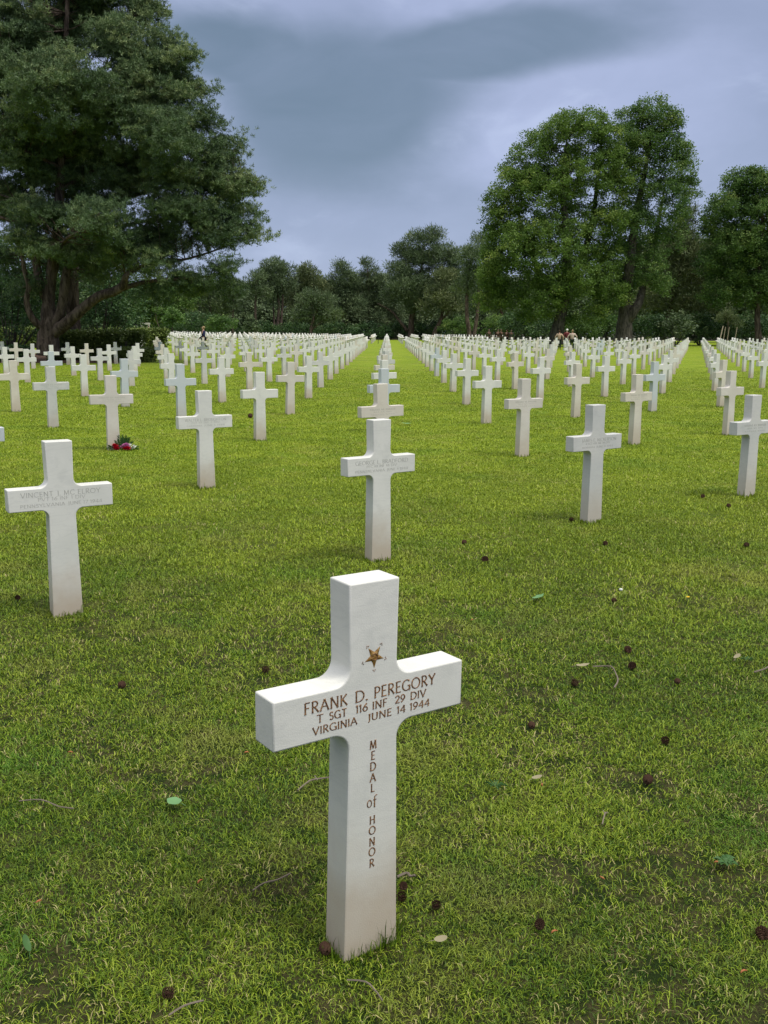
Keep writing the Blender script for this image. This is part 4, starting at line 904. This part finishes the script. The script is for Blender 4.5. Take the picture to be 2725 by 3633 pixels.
for (u, v, s, lab) in ((869, 1950, 1.0, 'brown pine cone touching the right side of the gold-lettered cross, low one'), (871, 1926, .9, 'brown pine cone just above another beside the gold-lettered cross'),
    (943, 1968, 1.0, 'dark pine cone right of the foot of the gold-lettered cross'), (704, 2066, 1.1, 'dark pine cone at the left foot of the gold-lettered cross'), (362, 2162, 1.1, 'brown pine cone near the bottom left edge of the photo'),
    (1645, 2030, 1.1, 'dark pine cone at the bottom right edge of the photo'), (1355, 1412, 1.4, 'flattened dark cone above the pair right of the foreground cross'), (1365, 1447, 1.4, 'dark cone beside the curved twig'), (1463, 1481, 1.1, 'dark cone alone right of the curved twig'),
    (1438, 1611, 1.2, 'brown cone in the middle of the right-hand foreground'), (1240, 1484, 1.1, 'small dark cone below the pale torn leaf'), (1048, 1216, 1.7, 'dark cone right of the second centre cross'), (1307, 1180, 1.3, 'dark cone below the grey veined cross'),
    (1003, 1178, 1.3, 'dark cone nearest the foot of the second centre cross on its right'), (1325, 1304, 1.1, 'small dark cone beneath the white pebble'), (574, 1456, 1.3, 'dark cone in the left middle of the lawn'), (263, 1490, 1.3, 'dark cone left of the foreground, below the large left cross'),
    (1398, 1697, 1.4, 'dark cone low in the right foreground lawn'), (1573, 1098, 1.5, 'dark cone left of the foot of the right edge cross'), (1518, 1077, 1.4, 'dark cone farthest back on the right lawn'), (38, 1298, 1.2, 'dark cone near the left edge by the large left cross'),
    (1148, 1577, 1.1, 'half-hidden dark cone right of the foreground cross arm'), (1612, 1184, 1.3, 'dark cone by the right edge below the edge cross'), (541, 903, 3, 'dark cone on the grass beyond the bouquet'), (1234, 1128, 2.2, 'dark lump at the left foot of the grey veined cross'), (1166, 2010, .9, 'brown cone with pale stone right of the foreground cross')):
    put(cone_me, 'pine_cone', u, v, lab, 'pine cone', PC, s)
def leaf_me(name, mt, L_=.05, W_=.035, lob=0, curl=.3):
    mb = MB(); n = 14; ring_ = []
    for q in range(n):
        an = 2 * math.pi * q / n; r_ = 1 + lob * math.cos(an * 5); x, y = math.cos(an) * L_ / 2 * r_, math.sin(an) * W_ / 2 * r_; ring_.append((x, y, .004 + curl * (x * x + y * y) / L_))
    mb.add([(0, 0, .002)] + ring_, [(0, 1 + q, 1 + (q + 1) % n) for q in range(n)]); mb.tube([(-L_ / 2, 0, .004), (-L_ * .9, .003, .002)], [.0012, .0008], 4)
    me = mb.mesh(name, True); me.materials.append(mt); return me
PALEG = plain('pale_green_leaf', (.12, .25, .10), .6); GREENL = plain('green_leaf', (.045, .11, .028), .5); TANL = plain('tan_leaf', (.27, .24, .15), .8); ORANGE = plain('orange_bract', (.36, .13, .05), .6); YEL = plain('yellow_petals', (.75, .50, .03), .6)
LG = 'fallen leaves on the lawn'
put(leaf_me('fallen_leaf', PALEG, .052, .044, .06), 'fallen_leaf', 377, 1751, 'pale green round leaf lying left of the foreground cross', 'leaf', LG, 1, 2.8, .1, .03)
put(leaf_me('fallen_leaf', PALEG, .07, .05, .2), 'fallen_leaf', 1163, 1301, 'lobed pale green leaf right of the foreground cross top', 'leaf', LG, 1.1, .5, .3, .03)
put(leaf_me('fallen_leaf', TANL, .06, .025, .1), 'fallen_leaf', 1258, 1451, 'torn pale leaf at the end of the curved twig', 'leaf', LG, 1.1, .1, .2, .03)
put(leaf_me('fallen_leaf', TANL, .045, .03), 'fallen_leaf', 1592, 1432 + 0, 'curled tan leaf on the right-hand lawn', 'leaf', LG, 1.1, .9, .4, .03)
put(leaf_me('fallen_leaf', GREENL, .05, .02), 'fallen_leaf', 58, 2062, 'curled dark green leaf near the bottom left corner', 'leaf', LG, 1, 2.2, .6, .03)
put(leaf_me('fallen_leaf', GREENL, .08, .05, .1), 'fallen_leaf', 236, 1331, 'small green leaf between the large left cross and centre', 'leaf', LG, 1.2, .9, .4, .03) if False else None
put(leaf_me('fallen_leaf', TANL, .045, .028), 'fallen_leaf', 952, 2052, 'round tan leaf right of the foreground cross foot', 'leaf', LG, .8, .2, .2, .03)
put(leaf_me('fallen_leaf', TANL, .04, .03), 'fallen_leaf', 1160, 1698, 'flat tan leaf among bare soil in the right foreground', 'leaf', LG, 1, .3, .2, .03)
put(leaf_me('fallen_leaf', PALEG, .12, .06, .2), 'fallen_leaf', 878, 919, 'pale leaf on the grass right of the centre file', 'leaf', LG, 1.3, .1, .2, .03)
pm = MB(); pm.ball((0, 0, .01), .016, 8, (1, .8, .7)); pme = pm.mesh('white_pebble', True); pme.materials.append(WHITE_F)
put(pme, 'white_pebble', 1341, 1308 - 28, 'small white pebble on the right-hand lawn', 'pebble', None, .8)
pm = MB()
for q in range(9): an = q * .698; pm.add([(0, 0, .02), (.008 * math.cos(an - .3), .008 * math.sin(an - .3), .024), (.016 * math.cos(an), .016 * math.sin(an), .022), (.008 * math.cos(an + .3), .008 * math.sin(an + .3), .024)], [(0, 1, 2, 3)])
pm.ball((0, 0, .02), .005, 6); pme = pm.mesh('yellow_flower', True); pme.materials.append(YEL); put(pme, 'yellow_flower', 1486, 1300, 'tiny yellow flower open in the grass on the right', 'flower', None, .9)
om = MB(); om.tube([(-.011, 0, .004), (-.004, .002, .007), (.004, .001, .007), (.012, -.002, .004)], [.0012, .0032, .003, .001], 6); ome = om.mesh('orange_bract', True); ome.materials.append(ORANGE)
for (u, v, lab) in ((1300, 1916, 'orange bract right of centre in the foreground grass'), (1196, 2034, 'orange bract lying in the lush grass right of the cross'), (1605, 2122, 'orange bract near the bottom right corner'), (1171, 1712, 'orange bract beside the bare soil patch'), (1020, 1350, 'orange bract right of the foreground cross shoulder'),
                    (1548, 1883, 'orange bract by the leafy weed'), (153, 1641, 'orange bract on the left lawn'), (533, 1641, 'orange bract left of the cross shaft'), (433, 1924, 'small orange bract low on the left lawn'), (1083, 1394, 'orange bract above the curved twig on the left'), (85, 1968, 'pale orange bract at the far left')):
    put(ome, 'orange_bract', u, v, lab, 'bract', 'orange bracts dropped on the lawn', .9, None, .2, .026)
TWIG = plain('twig', (.17, .14, .11), .9)
def twig(pts_, label, r_=.0028, side=()):
    g_ = ground(*pts_[0]); P_ = [ground(u, v) - g_ + Vector((0, 0, .024 + .006 * (q % 2))) for q, (u, v) in enumerate(pts_)]
    a, b_ = smoothpts(P_, [r_] * len(P_), 3); mb = MB(); mb.tube(a, b_, 5, .3)
    for s_ in side:
        Q = [ground(u, v) - g_ + Vector((0, 0, .026)) for u, v in s_]; a, b_ = smoothpts(Q, [r_ * .7] * len(Q), 3); mb.tube(a, b_, 5, .3)
    o = mb.build('twig', TWIG); o.location = g_; tag(o, label, 'twig', 'twigs lying on the lawn')
twig([(1280, 1450), (1318, 1452), (1330, 1466), (1334, 1484), (1326, 1496)], 'curved twig lying beside a pale torn leaf on the right', .0035)
twig([(643, 1721), (668, 1704), (686, 1696), (712, 1696)], 'thin forked twig reaching the left side of the foreground cross shaft', .0028, ([(686, 1700), (680, 1690)],))
twig([(858, 1910), (878, 1905), (886, 1908), (896, 1910)], 'short grey twig right of the foreground cross shaft', .004)
twig([(1628, 1462), (1650, 1458), (1659, 1450)], 'dark twig at the right edge of the lawn', .004)
twig([(546, 1940), (570, 1928), (600, 1916), (628, 1906)], 'thin dark twig left of the foreground cross base', .0025)
twig([(750, 2135), (790, 2144), (810, 2158), (826, 2185)], 'pale dry stalk in the grass below the foreground cross', .0022)
twig([(366, 2212), (400, 2196), (440, 2180)], 'pale straw stalk at the bottom edge left of centre', .0024)
twig([(42, 1744), (90, 1745), (128, 1756), (160, 1764)], 'long pale stalk on the lower left lawn', .0022)
twig([(1300, 1795), (1306, 1775), (1312, 1770)], 'small grey forked twig in the right foreground', .0026, ([(1306, 1775), (1302, 1766)],))
# weeds: rosettes of broad leaves
def weed(u, v, label, n=9, L_=.05, W_=.016, mt=GREENL):
    mb = MB()
    for q in range(n):
        an = q * 2 * math.pi / n + random.uniform(-.3, .3); l_ = L_ * random.uniform(.6, 1.1); d_ = Vector((math.cos(an), math.sin(an), 0)); s_ = Vector((-d_.y, d_.x, 0)) * W_ / 2
        P_ = [Vector((0, 0, .02)), d_ * l_ * .35 + Vector((0, 0, .03)), d_ * l_ * .7 + Vector((0, 0, .034)), d_ * l_ + Vector((0, 0, .028))]
        mb.add([P_[0], P_[1] + s_ * .6, P_[2] + s_, P_[3], P_[2] - s_, P_[1] - s_ * .6], [(0, 1, 2, 3, 4, 5)])
    o = mb.build('weed_plant', mt); o.location = ground(u, v) + Vector((0, 0, .004)); tag(o, label, 'weed', 'broad-leaved weeds in the lawn')
weed(1567, 1880, 'clump of round green leaves low on the right lawn', 12, .036, .016)
weed(1070, 1713, 'pale green weed with long narrow leaves right of the cross shaft', 11, .045, .007)
weed(1612, 1436, 'small light weed near the right edge above the dark twig', 9, .036, .008)
